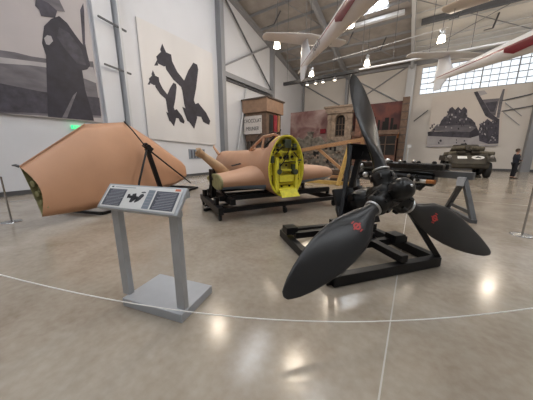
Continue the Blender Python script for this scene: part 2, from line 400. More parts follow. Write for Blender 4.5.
lamp((.45, 16.1, 7.2), 'glowing pendant lamp in front of the white ceiling liner above the second tailplane')
for p in ((-7.3, 6.8, 7.2), (-3.1, 6.9, 7.2), (4.3, 11.1, 7.2), (5.1, 19.5, 7.6), (9.5, 11, 7.2)):
    lamp(p, 'pendant lamp out of frame, seen only as a warm glint on the floor')

# spotlight rail with its spots
RYY = 14.0
r = thing('lighting_rail', (-3, RYY, 5.9), 'long thin ceiling rail, black at its left end and pale beyond, hung across the hall', 'rail')
MB().bar((-7.75, RYY, 5.88), (-3.1, RYY, 5.88), .16, .18).build('black_track', 'black', r)
MB().tube([(-3.15, RYY, 5.93), (5.5, RYY, 5.93)], .05, 8).build('pipe', 'whiteb', r)
for x in (-7.5, -6, -4.5, -3, -1.5, 0, 1.5, 3.5): MB().tube([(x, RYY, 6.0), (x, RYY, rz(RYY) - .3)], .012, 5).build('hanger_rod', 'steelD', r)
MB().tube([(-4.6, RYY, 6.7), (.6, RYY, 7.0)], .015, 5).build('guy_wire', 'steelL', r)
sp = None
for i, (x, lb) in enumerate(((-6.1, 'small track spotlight near the left of the black rail'), (-5.55, 'small track spotlight second from the left on the black rail'), (-5.1, 'small track spotlight third from the left on the black rail'), (-4.4, 'small track spotlight nearest the propeller blade on the black rail'))):
    if sp is None:
        sp = thing('track_spotlight', (0, 0, 0), lb, 'spotlight', 'spotlights on the black rail')
        MB().lathe((0, 0, 0), [(.09, 0), (.07, .12), (.045, .2)], n=14).build('spot_shade', 'steelD', sp)
        MB().lathe((0, 0, -.012), [(.07, 0), (.075, .02)], n=14).build('spot_lens', 'lampg', sp)
        q = sp
    else: q = copy_tree(sp); q['label'] = lb
    q.location = (x, RYY, 5.60)

# ------------------------------------------------------------------ wall prints
def wallpoly(b, pts, fn, off, mi, th=.004):
    ps = [Vector(fn(*p)) for p in pts]
    if fn is wx: b.prism([p + Vector((off, 0, 0)) for p in ps], (-th, 0, 0), mi)
    else: b.prism([p + Vector((0, -off, 0)) for p in ps], (0, th, 0), mi)
# soldier print
r = thing('wall_print', (XL, 3, 4.5), 'huge monochrome photo print of a helmeted soldier with a rifle, on the left wall', 'poster')
z0, z1, y0, y1 = 2.84, 8.4, .2, 4.93
MB().box((XL + .06, (y0 + y1) / 2, (z0 + z1) / 2), (.10, y1 - y0, z1 - z0)).build('print_panel', 'print_sky', r)
b = MB()
def clampy(pts): return pts
wallpoly(b, [(-30, 48), (0, 51), (14, 53), (30, 57), (50, 60), (92, 62), (100, 118), (60, 117), (0, 113.5), (-30, 112)], wx, .115, 0)
wallpoly(b, [(-30, 54), (0, 58), (40, 63), (92, 68), (96, 84), (60, 70), (30, 66), (0, 64), (-30, 62)], wx, .119, 1)
wallpoly(b, [(-30, 80), (0, 84), (40, 92), (98, 98), (100, 116), (0, 112), (-30, 110)], wx, .119, 2)
b.build('printed_landscape', ['print_mid', 'print_lt', 'print_dk2'], r)
b = MB()
wallpoly(b, [(43, 27), (50, 20), (58, 17), (66, 24), (73, 34), (85, 50), (89, 66), (86, 70), (81, 71), (84, 90), (93, 121), (47, 117), (45, 56), (41, 44)], wx, .124, 0)
b.build('printed_soldier', ['print_dk'], r)
b = MB(); wallpoly(b, [(34, 7), (38, 11), (40, 17), (46, 18), (54, 19), (56, 12), (52, 2), (40, -2), (35, -2)], wx, .126, 0); b.build('printed_face', ['print_dk2'], r)
b = MB(); wallpoly(b, [(36, -4), (56, -4), (60, 5), (64, 13), (56, 12), (47, 4), (38, 0)], wx, .129, 0); b.build('printed_helmet', ['print_mid'], r)
b = MB(); wallpoly(b, [(43, 39), (46, 36), (50, 37), (52, 42), (48, 46), (45, 45)], wx, .129, 0); b.build('printed_hand', ['print_lt'], r)
b = MB(); wallpoly(b, [(79, 11), (82, 4), (83, 12), (84, 44), (86, 54), (82, 50)], wx, .122, 0); b.build('printed_rifle', ['print_dk2'], r)
b = MB(); wallpoly(b, [(58, 28), (68, 34), (80, 50), (85, 66), (76, 64), (64, 50), (56, 38)], wx, .1265, 0); b.build('printed_pack', ['print_dk2'], r)
b = MB(); wallpoly(b, [(72, 96), (76, 92), (66, 118), (61, 118)], wx, .1265, 0); b.build('printed_coat_fold', ['print_mid'], r)

# plane print
r = thing('wall_print', (XL, 9.4, 4.5), 'white wall banner printed with two dark diving fighter planes', 'poster')
MB().prism([(XL + .1, 6.98, 7.92), (XL + .1, 11.9, 7.9), (XL + .1, 11.9, 2.0), (XL + .1, 6.98, 2.24)], (-.08, 0, 0)).build('print_panel', 'canvas', r)
b = MB()
FT = ([(161, 44), (165, 53), (161, 56), (159, 50)], [(155, 57), (161, 51), (170, 55), (171, 62), (163, 67), (157, 64)], [(156, 60), (153, 66), (157, 66)],
      [(163, 62), (170, 60), (176, 72), (187, 86), (183, 90), (172, 80), (165, 70)],
      [(180, 88), (187, 71), (192, 63), (196, 65), (197, 70), (195, 88), (192, 104), (184, 99)],
      [(180, 84), (187, 86), (194, 104), (196, 118), (193, 129), (188, 122), (183, 104)],
      [(190, 106), (197, 103), (205, 113), (209, 121), (208, 125), (202, 122), (200, 117), (194, 116)], [(181, 107), (187, 110), (190, 123), (186, 121)])
def fighter(dx, dy, s, nm):
    b = MB()
    for k, pts in enumerate(FT): wallpoly(b, [(dx + (x - 163) * s, dy + (y - 57) * s) for x, y in pts], wx, .108 + .002 * k, 0)
    b.build(nm, ['print_dk'], r)
fighter(163, 57, 1.0, 'printed_fighter'); fighter(153, 79, .66, 'printed_fighter')
# long thin paint streaks of the banner stay in its canvas
# exit sign
o = MB().box((XL + .1, 3.92, 2.56), (.08, .36, .14)).build('exit_sign', 'exit'); tag(o, 'small green exit sign low on the left wall behind the large tan wing', 'sign')
text('lettering', 'EXIT', .13, 'white', frame((XL + .145, 3.92, 2.56), (0, 1, 0), (0, 0, 1), (1, 0, 0)), o)
# small notice board on the left wall under the banner
r = thing('notice_panel', (XL, 10.6, 1.3), 'small dark printed notice on the left wall beneath the fighter plane banner', 'sign')
MB().box((XL + .02, 10.2, 1.42), (.04, 1.3, .62)).build('board', 'slate2', r)
b = MB()
for k in range(5): b.box((XL + .042, 9.75 + .24 * k, 1.42), (.01, .13, .5))
b.build('print_blocks', 'slate', r)
# armoured car print on the far wall
r = thing('wall_print', (3.2, YF, 4.3), 'large monochrome photo print of soldiers riding an armoured vehicle, on the far wall', 'poster')
MB().prism([(.75, YF - .1, 2.12), (5.6, YF - .1, 2.16), (5.5, YF - .1, 6.5), (.68, YF - .1, 6.4)], (0, .08, 0)).build('print_panel', 'canvas2', r)
TON = ['print_dk', 'print_dk2', 'print_mid', 'print_lt', 'canvas2']
b = MB()
for pts, mi in (([(427, 145.5), (427, 136), (470, 138), (498, 130), (497, 144)], 3), ([(434, 139), (469, 138), (469, 143), (434, 143.5)], 0), ([(431, 131), (437, 124.5), (470, 122), (477, 127), (470, 132)], 2),
                ([(430, 131.5), (470, 131.5), (468.5, 139), (431, 139.5)], 1), ([(427.5, 132), (434, 131), (435, 144.5), (428.5, 145)], 0), ([(466, 131), (476, 126), (479.5, 134), (478, 143), (468, 143)], 0)):
    wallpoly(b, pts, wy, .105 + .003 * mi, mi)
b.build('printed_vehicle', TON, r)
pr_ = random.Random(11); b = MB()
wallpoly(b, [(439, 126), (441, 121), (444, 117), (447, 116), (449, 109), (452, 107), (455, 110), (458, 107), (461, 110), (464, 107), (467, 110), (467, 117), (471, 119), (475, 123), (476, 128), (468, 125)], wy, .119, 1)
b.build('printed_crew', TON, r)
b = MB(); wallpoly(b, [(478, 131), (480, 124), (484, 122), (487, 119), (491, 122), (494, 118), (499, 119), (498, 143.5), (488, 144), (479, 141)], wy, .119, 1); b.build('printed_crowd', TON, r)
b = MB()
for n_, x0_, x1_, y0_, y1_, tones in ((30, 444, 469, 110, 123, (0, 0, 2, 3)), (46, 479, 497, 121, 142, (0, 0, 2, 2, 3)), (16, 436, 470, 122, 129, (0, 2, 3)), (10, 436, 466, 139, 143, (1, 3)), (6, 428, 434, 124, 131, (0, 1))):
    for k in range(n_):
        x = pr_.uniform(x0_, x1_); y = pr_.uniform(y0_, y1_)
        w_ = pr_.uniform(.5, 1.2); h_ = pr_.uniform(.6, 1.6)
        wallpoly(b, [(x + w_ * math.cos(2 * PI * q / 6 + .4) * pr_.uniform(.7, 1.2), y + h_ * math.sin(2 * PI * q / 6 + .4) * pr_.uniform(.7, 1.2)) for q in range(6)], wy, .124 + .0004 * k, pr_.choice(tones))
b.build('printed_detail', TON, r)['kind'] = 'stuff'
b = MB()
wallpoly(b, [(473.5, 92.5), (477, 91.5), (490, 113), (498, 119), (495, 122), (485, 116)], wy, .116, 1)
wallpoly(b, [(481, 100), (499, 98.5), (495, 116), (489, 114)], wy, .110, 2)
wallpoly(b, [(485, 103), (497, 101.5), (494, 112), (490, 112)], wy, .113, 1)
wallpoly(b, [(499, 99), (502.5, 89.5), (504.5, 89.3), (499, 118), (496, 118)], wy, .116, 2)
wallpoly(b, [(477, 91.5), (484, 90.6), (487, 94), (480, 96)], wy, .112, 3)
b.build('printed_ruins', TON, r)
# pale poster edge
MB().bar((.75, YF - .12, 2.06), (5.6, YF - .12, 2.10), .05, .12).build('bottom_rail', 'print_lt', r)
# wall outlet stand by far wall
o = MB().bar((-.55, 22.0, 0), (-.55, 22.0, 2.0), .07, .07).box((-.5, 22, 2.0), (.3, .2, .25)).build('wall_sensor', 'steelL')
tag(o, 'slim pale upright post topped by a small box, left of the armoured vehicle print', 'post')

# ------------------------------------------------------------------ large tan wing on its trestle
P = dict(a=(-6.7, 1.13, 1.26), b=(-6.38, 1.24, .23), c=(-7.1, 2.5, 2.24), d=(-7.4, 3.6, 2.42), e=(-8.2, 6.28, .92), h=(-8.05, 6.05, .40), g=(-6.8, 2.95, .20))
def lerp(p, q, t): return Vector(p) + (Vector(q) - Vector(p)) * t
tops = [(0, P['a']), (.12, lerp(P['a'], P['c'], .45)), (.25, P['c']), (.35, lerp(P['c'], P['d'], .55)), (.45, P['d']), (.62, (-7.72, 4.5, 2.02)), (.8, (-7.98, 5.5, 1.45)), (.93, (-8.13, 6.02, 1.16)), (1, (-8.2, 6.25, .95))]
bots = [(0, P['b']), (.12, (-6.46, 1.6, .20)), (.25, (-6.55, 2.1, .17)), (.35, (-6.65, 2.5, .18)), (.45, (-6.8, 3.0, .20)), (.62, (-7.2, 4.1, .25)), (.8, (-7.7, 5.3, .32)), (.93, (-7.9, 5.85, .42)), (1, (-8.1, 6.2, .55))]
nrm = Vector((.93, -.25, .25)).normalized()
r = thing('aircraft_wing', (-7, 3, 0), 'big salmon-tan detached aircraft wing, open at one end, propped on edge along left wall', 'aircraft wing')
rings = []; ths = [.38, .38, .36, .34, .32, .28, .20, .12, .06]
span_ = Vector((-.25, .96, .05))
for (t, a), (_, b_), th in zip(tops, bots, ths):
    a = Vector(a); b_ = Vector(b_); ring = []; n = 12
    for k in range(n + 1):
        s = k / n; ring.append(lerp(a, b_, s) + nrm * th * (math.sin(PI * s) ** .6) * .5 + span_ * (.17 * math.sin(PI * s) if t == 0 else 0) if 0 < s < 1 else lerp(a, b_, s))
    for k in range(n - 1, 0, -1):
        s = k / n; ring.append(lerp(a, b_, s) - nrm * th * (math.sin(PI * s) ** .6) * .5)
    rings.append(ring)
b = MB(); b.loft(rings, cap=False)
b.add(rings[-1], [tuple(range(len(rings[-1])))], 0)
# inside lining a little inboard
inn = [[p * .985 + sum(rr, Vector()) / len(rr) * .015 for p in rr] for rr in rings[:3]]
b.loft(inn, cap=False, mi=1)
b.add(inn[2], [tuple(range(len(inn[2])))], 1)
wo = b.build('wing_skin', ['tan', 'olive'], r)
b = MB()
ax, bx = Vector(P['a']), Vector(P['b']); inward = (Vector(P['c']) - Vector(P['a'])).normalized(); span = Vector((-.25, .96, .05))
for s, ss in ((.35, .07), (.55, .06), (.72, .05)):
    c_ = lerp(ax, bx, s) + span * .12 - nrm * .03
    b.lathe(c_, [(ss, -.05), (ss, .03), (ss * .5, .035), (ss * .5, -.03)], ax=span, n=12, mi=0)
for s in (.2, .45, .64, .85):
    c_ = lerp(ax, bx, s) + span * .16; b.bar(c_ - nrm * .12, c_ + nrm * .12, .03, .05)
b.bar(lerp(ax, bx, .05) + span * .17, lerp(ax, bx, .95) + span * .17, .03, .10)
b.build('end_rib', 'olive', r)
MB().tube([P['a'], Vector(P['a']) + Vector((-.01, -.05, .03)), Vector(P['a']) + Vector((-.02, -.10, .03))], [.03, .025, .012], 8).build('hinge_hook', 'steelD', r)
b = MB()
for t0, t1 in ((0, 1), (2, 3), (3, 4)): pass
b.tube([lerp(ax, Vector(P['c']), .0) + nrm * .02, Vector(P['c']) + nrm * .02], .012, 6)
o = b.build('leading_edge_seam', 'tan', r)
# trestle: strap, tripod bars, ground frame
st = thing('wing_trestle', (-7, 4, 0), 'black steel trestle with slanted bars and strap clamping the large tan wing', 'stand')
J = Vector((-6.95, 3.95, 1.66))
b = MB(); b.tube([J, (-6.45, 3.35, .75), (-6.35, 3.1, .05)], .03, 8); b.build('leg', 'black', st)
b = MB(); b.bar(J, (-6.95, 4.35, .05), .09, .12); b.build('leg', 'black', st)
b = MB(); b.tube([J, (-8.0, 6.3, .25)], .028, 8); b.build('leg', 'black', st)
b = MB(); b.bar((-7.0, 3.9, 1.78), (-6.97, 4.1, 1.60), .2, .12); b.lathe((-6.9, 3.95, 1.70), [(.07, -.08), (.07, .08)], ax=(1, 0, 0), n=12); b.build('clamp_head', 'black', st)
b = MB(); b.tube([Vector(P['d']) + Vector((0, 0, .02)), (-7.1, 3.68, 2.15), J], .02, 8); b.build('strap', 'blackm', st)
b = MB(); b.bar((-6.4, 2.3, .05), (-7.9, 1.85, .05), .07, .07); b.bar((-6.4, 2.3, .05), (-7.0, 4.3, .05), .07, .07); b.bar((-7.9, 1.85, .05), (-8.9, 5.9, .05), .07, .07)
b.bar((-7.0, 4.3, .05), (-7.75, 6.45, .05), .08, .08); b.bar((-7.75, 6.45, .05), (-9.3, 6.0, .05), .08, .08); b.bar((-7.0, 4.3, .05), (-9.0, 4.2, .05), .07, .07)
b.bar((-6.7, 2.6, .05), (-7.3, 2.5, .5), .05, .05)
b.build('ground_frame', 'black', st, bevel=.008)

# ------------------------------------------------------------------ information lectern
W_ = Vector((-.9725, -.233, 0)).normalized(); D_ = Vector((-.233, .9725, 0)).normalized(); U_ = Vector((0, 0, 1))
c0 = Vector((-1.63, 1.08, 0))
r = thing('information_stand', c0 + W_ * .37 + D_ * .25, 'grey steel reading stand with slanted printed panel on two flat posts before the wing', 'sign stand')
R3 = Matrix((-W_, D_, U_)).transposed()
MB().box(c0 + W_ * .37 + D_ * .25 + U_ * .045, (.74, .5, .09), rot=R3).build('base_plate', 'kbase', r, bevel=.006)
for p in ((-1.705, 1.155), (-2.385, .992)):
    MB().box((p[0], p[1], .09 + .5), (.092, .06, 1.0), rot=R3).build('post', 'ksteel', r, bevel=.004)
FR = Vector((-1.555, 1.065, 1.045)); wv = W_ * .925; dv = D_ * .16 + U_ * .205; nv = (dv.cross(wv)).normalized()
if nv.z < 0: nv = -nv
def pn(u, v, o=0): return FR + wv * u + dv * v + nv * o     # u from the right end leftwards, v from the near edge up
b = MB(); b.prism([pn(0, 0), pn(1, 0), pn(1, 1), pn(0, 1)], -nv * .035); b.build('panel_tray', 'ksteel', r, bevel=.008)
b = MB(); b.bar(pn(.02, .15, -.06), pn(.98, .15, -.06), .05, .05); b.bar(pn(.02, .85, -.06), pn(.98, .85, -.06), .05, .05); b.build('panel_bracket', 'ksteel', r)
sh = MB().prism([pn(.035, .07, .002), pn(.965, .07, .002), pn(.965, .93, .002), pn(.035, .93, .002)], nv * .003).build('printed_sheet', 'paper', r)
b = MB()
KM = ['slate', 'slate2', 'orange', 'ink', 'inkl', 'paper']
def blk(u0, u1, v0, v1, mi, o=.0055):
    if mi < 4: (MB().prism([pn(u0, v0, o), pn(u1, v0, o), pn(u1, v1, o), pn(u0, v1, o)], nv * .001)).build(['text_panel', 'text_panel', 'printed_logo', 'printed_mark'][mi], KM[mi], sh); return
    b.prism([pn(u0, v0, o), pn(u1, v0, o), pn(u1, v1, o), pn(u0, v1, o)], nv * .001, mi)
blk(.70, .945, .12, .78, 0); blk(.06, .32, .12, .80, 0); blk(.34, .42, .12, .82, 1); blk(.055, .115, .84, .92, 2); blk(.90, .93, .84, .89, 3); blk(.60, .88, .85, .875, 4)
for k in range(11):
    v = .17 + k * .056; blk(.72, .925 - .03 * random.random(), v, v + .016, 4, .0068); blk(.08, .30 - .04 * random.random(), v, v + .016, 4, .0068)
    if k % 2: blk(.35, .41, v, v + .02, 4, .0068)
for k in range(1, 3): blk(.70, .945, .12 + .33 * k - .33, .125 + .33 * k - .33, 5, .0068)
b.build('text_lines', KM, sh)['kind'] = 'stuff'
b = MB()
def pl(pts): b.prism([pn(u, v, .0068) for u, v in pts], nv * .001, 0)
pl([(.66, .50), (.62, .56), (.52, .54), (.47, .46), (.48, .42), (.55, .44), (.63, .46)]); pl([(.60, .62), (.56, .66), (.53, .45), (.57, .30), (.60, .30), (.60, .45)])
pl([(.50, .62), (.47, .66), (.45, .58), (.49, .38), (.53, .30), (.54, .36)]); pl([(.66, .60), (.63, .62), (.62, .48), (.65, .44)]); pl([(.50, .72), (.46, .74), (.44, .70), (.50, .68)])
b.build('printed_aircraft', 'ink', sh)

# ------------------------------------------------------------------ barrier: posts and cord
def stanchion(x, y, label, h=1.0, proto=[None]):
    if proto[0] is None:
        q = thing('barrier_post', (0, 0, 0), label, 'barrier post', 'chrome barrier posts')
        MB().lathe((0, 0, 0), [(.17, 0), (.17, .012), (.13, .022), (.03, .04)], n=24).build('base', 'chrome', q)
        MB().lathe((0, 0, .03), [(.016, 0), (.016, h - .03), (.02, h - .02), (.012, h)], n=12).build('pole', 'chrome', q)
        proto[0] = q
    else: q = copy_tree(proto[0]); q['label'] = label
    q.location = (x, y, 0); return q
stanchion(-7.49, .95, 'slim chrome barrier post at the left edge, beside the open end of the tan wing')
stanchion(1.87, 6.04, 'slim chrome barrier post on a round base at the right edge of the view')
def cz(s): return .29 - .062 * s + .0605 * s * s
ctr = Vector((-.73, 1.31, 0)); dr = Vector((.839, .545, 0))
pts = [ctr + dr * s + Vector((0, 0, cz(s))) for s in [-2.9 + .2 * k for k in range(35)]]
o = MB().tube(pts, .0042, 8).build('barrier_rope', 'rope'); tag(o, 'thin white sagging barrier cord crossing the foreground in front of the reading stand', 'rope')
stanchion(pts[0].x, pts[0].y, 'barrier post out of frame holding the near cord, left end'); stanchion(pts[-1].x, pts[-1].y, 'barrier post out of frame holding the near cord, right end')

# ------------------------------------------------------------------ propeller
R_ = 1.65
C0 = Vector((-.215, 2.84, 1.082)); ph = .478; th = .9426
nx = Vector((math.sin(th) * math.cos(ph), -math.cos(th) * math.cos(ph), math.sin(ph)))
e1 = Vector((math.cos(th), math.sin(th), 0)); e2 = nx.cross(e1)
pr = thing('propeller', C0, 'large charcoal three-bladed propeller with a black hub, mounted on the low black frame', 'propeller')
BETA = [math.radians(1)] * 3
def blade(a, beta):
    rad = e1 * math.cos(a) + e2 * math.sin(a); tan_ = -e1 * math.sin(a) + e2 * math.cos(a)
    st_ = [(.20, .075, .075), (.30, .078, .078), (.38, .078, .07), (.48, .125, .055), (.60, .172, .040), (.75, .205, .030), (.92, .212, .024), (1.10, .202, .019), (1.27, .172, .015), (1.42, .136, .012), (1.53, .098, .009), (1.60, .062, .006), (1.635, .040, .004), (1.65, .008, .002)]
    rings = []; info = []
    for rr, hw, ht in st_:
        tw = beta + math.radians(26) * (1 - min(1, max(0, (rr - .3) / 1.3)))
        cd = tan_ * math.cos(tw) + nx * math.sin(tw); th_ = rad.cross(cd).normalized()
        cc = C0 + rad * rr + cd * (.02 if rr > .5 else 0)
        rings.append([cc + cd * (hw * math.cos(2 * PI * k / 20)) + th_ * (ht * math.sin(2 * PI * k / 20)) for k in range(20)])
        info.append((cc, cd, th_, rad, hw, ht))
    return rings, info
BL = []
ROT0 = 1.5304797705796067
CAMP = Vector((0, 0, H))
for k in range(3):
    a = ROT0 + k * 2 * PI / 3
    rings, info = blade(a, BETA[k]); rad = info[0][3]
    bo = MB().loft(rings).build('blade', 'blade', pr)
    MB().lathe(C0, [(.086, .288), (.092, .294), (.092, .308), (.082, .314)], ax=rad, n=24).build('blade_collar', 'alu', bo)
    BL.append((a, info, bo))
    if k:      # red badge near the root of two of the blades
        rr, idx = (.62, 4)
        cc, cd, tn, rad, hw, ht = info[idx]; cc2, cd2, tn2, _, hw2, ht2 = info[idx + 1]
        side = 1 if tn.dot(CAMP - cc) > 0 else -1
        b = MB(); ro, ri, n = .034, .020, 20
        def sp_(x, y, off):
            t = x / .15 ; hwl = hw + (hw2 - hw) * max(t, 0); htl = ht + (ht2 - ht) * max(t, 0)
            z = htl * math.sqrt(max(0, 1 - (y / hwl) ** 2)); cdd = (cd + (cd2 - cd) * t).normalized(); tt = (tn + (tn2 - tn) * t).normalized()
            return cc + rad * x + cdd * y + tt * side * (z + off)
        vs = []; 
        for kk in range(n):
            an = 2 * PI * kk / n
            vs.append(sp_(.05 + ro * 1.15 * math.cos(an), ro * 1.15 * math.sin(an), .005)); vs.append(sp_(.05 + ri * math.cos(an), ri * math.sin(an), .005))
        b.add(vs, [(2 * kk, (2 * kk + 2) % (2 * n), (2 * kk + 3) % (2 * n), 2 * kk + 1) for kk in range(n)])
        b.add([sp_(.05 - .055, -.008, .005), sp_(.05 + .055, -.008, .005), sp_(.05 + .055, .008, .005), sp_(.05 - .055, .008, .005)], [(0, 1, 2, 3)])
        for s_ in (-1, 1):
            y_ = s_ * .055; b.add([sp_(.03, y_ - .006, .005), sp_(.07, y_ - .006, .005), sp_(.07, y_ + .006, .005), sp_(.03, y_ + .006, .005)], [(0, 1, 2, 3)])
        tag(b.build('badge', 'red', bo), 'red ring badge printed on the dark blade')
b = MB()
b.lathe(C0, [(.10, -.20), (.15, -.17), (.155, -.05), (.15, .06), (.12, .11)], ax=nx, n=28)
for a, info, bo in BL:
    rad = info[0][3]; b.lathe(C0, [(.12, .04), (.115, .16), (.125, .2), (.12, .25), (.09, .275)], ax=rad, n=22)
    for q in range(6):
        an = 2 * PI * q / 6; u = nx; v = rad.cross(nx); p_ = C0 + rad * .2 + (u * math.cos(an) + v * math.sin(an)) * .125
        b.box(p_, (.03, .03, .06), rot=Matrix((u, v, rad)).transposed())
b.build('hub_barrel', 'oily', pr)
b = MB(); b.lathe(C0, [(.130, .06), (.132, .09), (.112, .11), (.120, .15), (.120, .21), (.105, .255), (.075, .285), (.04, .30), (.005, .303)], ax=nx, n=28)
for q in range(8):
    an = 2 * PI * q / 8; p_ = C0 + nx * .13 + (e1 * math.cos(an) + e2 * math.sin(an)) * .115; b.lathe(p_, [(.012, -.01), (.012, .03)], ax=nx, n=8)
dome = b.build('pitch_dome', 'oily', pr)
MB().lathe(C0, [(.016, .295), (.014, .31), (.004, .315)], ax=nx, n=12).build('dome_plug', 'alu', dome)
b = MB(); b.lathe(C0, [(.17, -.50), (.20, -.46), (.19, -.30), (.13, -.22), (.12, -.17)], ax=nx, n=24)
for q in range(7):
    an = 2 * PI * q / 7; p_ = C0 - nx * .36 + (e1 * math.cos(an) + e2 * math.sin(an)) * .19
    b.box(p_, (.07, .07, .09), rot=Matrix((e1, e2, nx)).transposed())
b.build('gear_housing', 'oily', pr)
# its frame
F0 = Vector((-.66, 2.42, 0)); F1 = Vector((.42, 3.72, 0)); F2 = Vector((-1.93, 3.52, 0)); F3 = F1 + (F2 - F0)
sd = thing('propeller_stand', (F0 + F3) / 2, 'low black square-tube floor frame with slanted uprights carrying the propeller', 'stand')
zc = Vector((0, 0, .07))
def rail(p, q, nm='base_rail', w=.11, h=.13, z=.075): MB().bar(Vector(p) + Vector((0, 0, z)), Vector(q) + Vector((0, 0, z)), w, h).build(nm, 'black', sd, bevel=.006)
rail(F0, F1); rail(F0, F2); rail(F1, F3); rail(F2, F3)
def ff(u, v): return F0 + (F1 - F0) * u + (F2 - F0) * v
rail(ff(-.02, .33), ff(1.0, .33), 'cross_rail', z=.19, h=.1); rail(ff(0.03, .72), ff(1.0, .72), 'cross_rail', z=.19, h=.1)
rail(ff(.62, -.02), ff(.62, 1), 'cross_rail', z=.2, h=.1)
for (u, v) in ((.0, .78), (.62, .42), (.85, .30), (.30, .52)):
    MB().box(ff(u, v) + Vector((0, 0, .26)), (.2, .2, .12), rz=.88).build('chock', 'black', sd, bevel=.006)
T1 = Vector((-.71, 3.10, 1.62)); T2 = Vector((-.50, 3.29, 1.60))
MB().bar(F0 + Vector((0, 0, .12)), T1, .05, .07).build('upright', 'black', sd, bevel=.004)
MB().bar(F1 + Vector((0, 0, .12)), T2, .05, .07).build('upright', 'black', sd, bevel=.004)
MB().bar(ff(.30, .42) + Vector((0, 0, .2)), T1.lerp(T2, .5) + Vector((0, .02, -.05)), .06, .07).build('rear_brace', 'black', sd)
b = MB(); mid = C0 - nx * .52
b.prism([T1 + Vector((-.02, 0, .04)), T2 + Vector((.03, 0, .04)), T2 + Vector((.05, -.01, -.16)), T1 + Vector((0, -.02, -.16))], (-.05, .05, 0)); b.build('head_plate', 'black', sd, bevel=.004)
b = MB(); b.box(mid, (.62, .50, .05), rot=Matrix((e1, e2, nx)).transposed()); b.build('mount_plate', 'black', sd, bevel=.006)
for p_, q_ in ((mid - e1 * .3, T1 * .45 + F0 * .55 + Vector((0, 0, .05))), (mid + e1 * .3, T2 * .5 + F1 * .5)): MB().bar(p_, q_, .06, .06).build('mount_strut', 'black', sd)
# timber block beneath
o = MB().box(ff(.52, .55) + Vector((0, 0, .31)), (.5, .34, .12), rz=.88).build('wooden_block', 'wood', bevel=.006); tag(o, 'pale timber block lying on the black frame behind the lower propeller blade', 'wooden block')
o = MB().box((-1.25, 5.35, .2), (.3, .34, .4), rz=.5).build('wooden_crate', 'wood', bevel=.006); tag(o, 'small orange timber crate on the floor between the fuselage cart and propeller', 'crate')

# ------------------------------------------------------------------ fuselage section
sv = Vector((.5, .866, 0)); fv = Vector((-.866, .5, 0)); O_ = Vector((-2.57, 4.8, 0))
def L3(s, f, z): return O_ + sv * s + fv * f + Vector((0, 0, z))
fu = thing('aircraft_fuselage', O_ + fv * 1.5, 'salmon-tan fuselage section with stub wings and bright yellow open bulkhead on a black cart', 'aircraft fuselage')
def egg(f, w_, zb, zt, n=28, pw=.85):
    ring = []; zc_ = (zb + zt) / 2; hh = (zt - zb) / 2
    for k in range(n):
        a = 2 * PI * k / n; cx_, cz_ = math.cos(a), math.sin(a)
        x = w_ / 2 * math.copysign(abs(cx_) ** pw, cx_) * (1.0 if cz_ < 0 else 1 - .16 * cz_); ring.append(L3(x, f, zc_ + hh * math.copysign(abs(cz_) ** .9, cz_)))
    return ring
secs = [(-.05, 1.0, .47, 1.945), (.1, 1.02, .48, 1.93), (.25, 1.02, .50, 1.90), (.42, 1.04, .52, 1.72), (.9, 1.04, .58, 1.66), (1.6, 1.0, .64, 1.63), (2.5, .94, .68, 1.61), (3.5, .88, .70, 1.60), (4.6, .80, .72, 1.60), (5.0, .78, .76, 1.58)]
body = MB().loft([egg(*s) for s in secs], cap=False)
body.add(egg(*secs[-1]), [tuple(range(28))], 0)
body = body.build('fuselage_skin', ['tan'], fu)
# yellow bulkhead
b = MB(); o1 = egg(-.055, .985, .48, 1.935); i1 = egg(-.055, .92, .52, 1.90); o2 = egg(.16, .985, .48, 1.935); i2 = egg(.16, .92, .52, 1.90)
n = 28
b.add(o1 + i1 + i2 + o2, [(k, (k + 1) % n, n + (k + 1) % n, n + k) for k in range(n)] + [(n + k, n + (k + 1) % n, 2 * n + (k + 1) % n, 2 * n + k) for k in range(n)] + [(k, (k + 1) % n, 3 * n + (k + 1) % n, 3 * n + k) for k in range(n)], 0, True)
bk = b.build('bulkhead_frame', 'yellow', fu)
MB().loft([egg(.13, .95, .50, 1.91), egg(.15, .95, .50, 1.91)], smooth=False).build('bulkhead_plate', 'yellowd', fu)
RF = Matrix((sv, fv, U_)).transposed()
def fbox(b, s, f, z, ds, df, dz, mi=0): b.box(L3(s, f, z), (ds, df, dz), rot=RF, mi=mi)
b = MB()
for s in (-.27, .27): fbox(b, s, .0, 1.02, .08, .16, .80)
for z in (.80, 1.12, 1.33, 1.55): fbox(b, 0, .06, z, .62, .10, .045)
for s in (-.12, .13): fbox(b, s, .07, 1.45, .05, .10, .3)
for s in (-.40, .40): fbox(b, s, .05, 1.15, .03, .12, .7)
fbox(b, 0, .04, 1.7, .34, .1, .05); fbox(b, 0, .0, .93, .40, .12, .16)
b.build('bulkhead_ribs', 'yellow', fu, bevel=.006)
b = MB(); b.prism([L3(-.22, -.10, .66), L3(.26, -.10, .66), L3(.31, -.20, .50), L3(-.20, -.20, .50)], fv * .03); b.prism([L3(-.24, -.10, .66), L3(.28, -.10, .66), L3(.26, .12, .74), L3(-.22, .12, .74)], Vector((0, 0, .02)))
b.build('lower_tray', 'yellow', fu, bevel=.006)
for (s, z, w_, h_) in ((-.22, 1.20, .11, .19), (.24, 1.18, .12, .17), (.02, 1.74, .17, .19), (.33, 1.36, .16, .04), (-.38, 1.38, .07, .16), (.22, 1.70, .07, .09), (-.20, 1.70, .08, .06)):
    b = MB(); fbox(b, s, .0, z, w_, .12, h_)
    if z in (1.20, 1.18): b.lathe(L3(s, -.06, z - .1), [(.065, -.03), (.065, .1)], ax=fv, n=12)
    b.build('equipment_box', 'green', fu, bevel=.006)
b = MB()
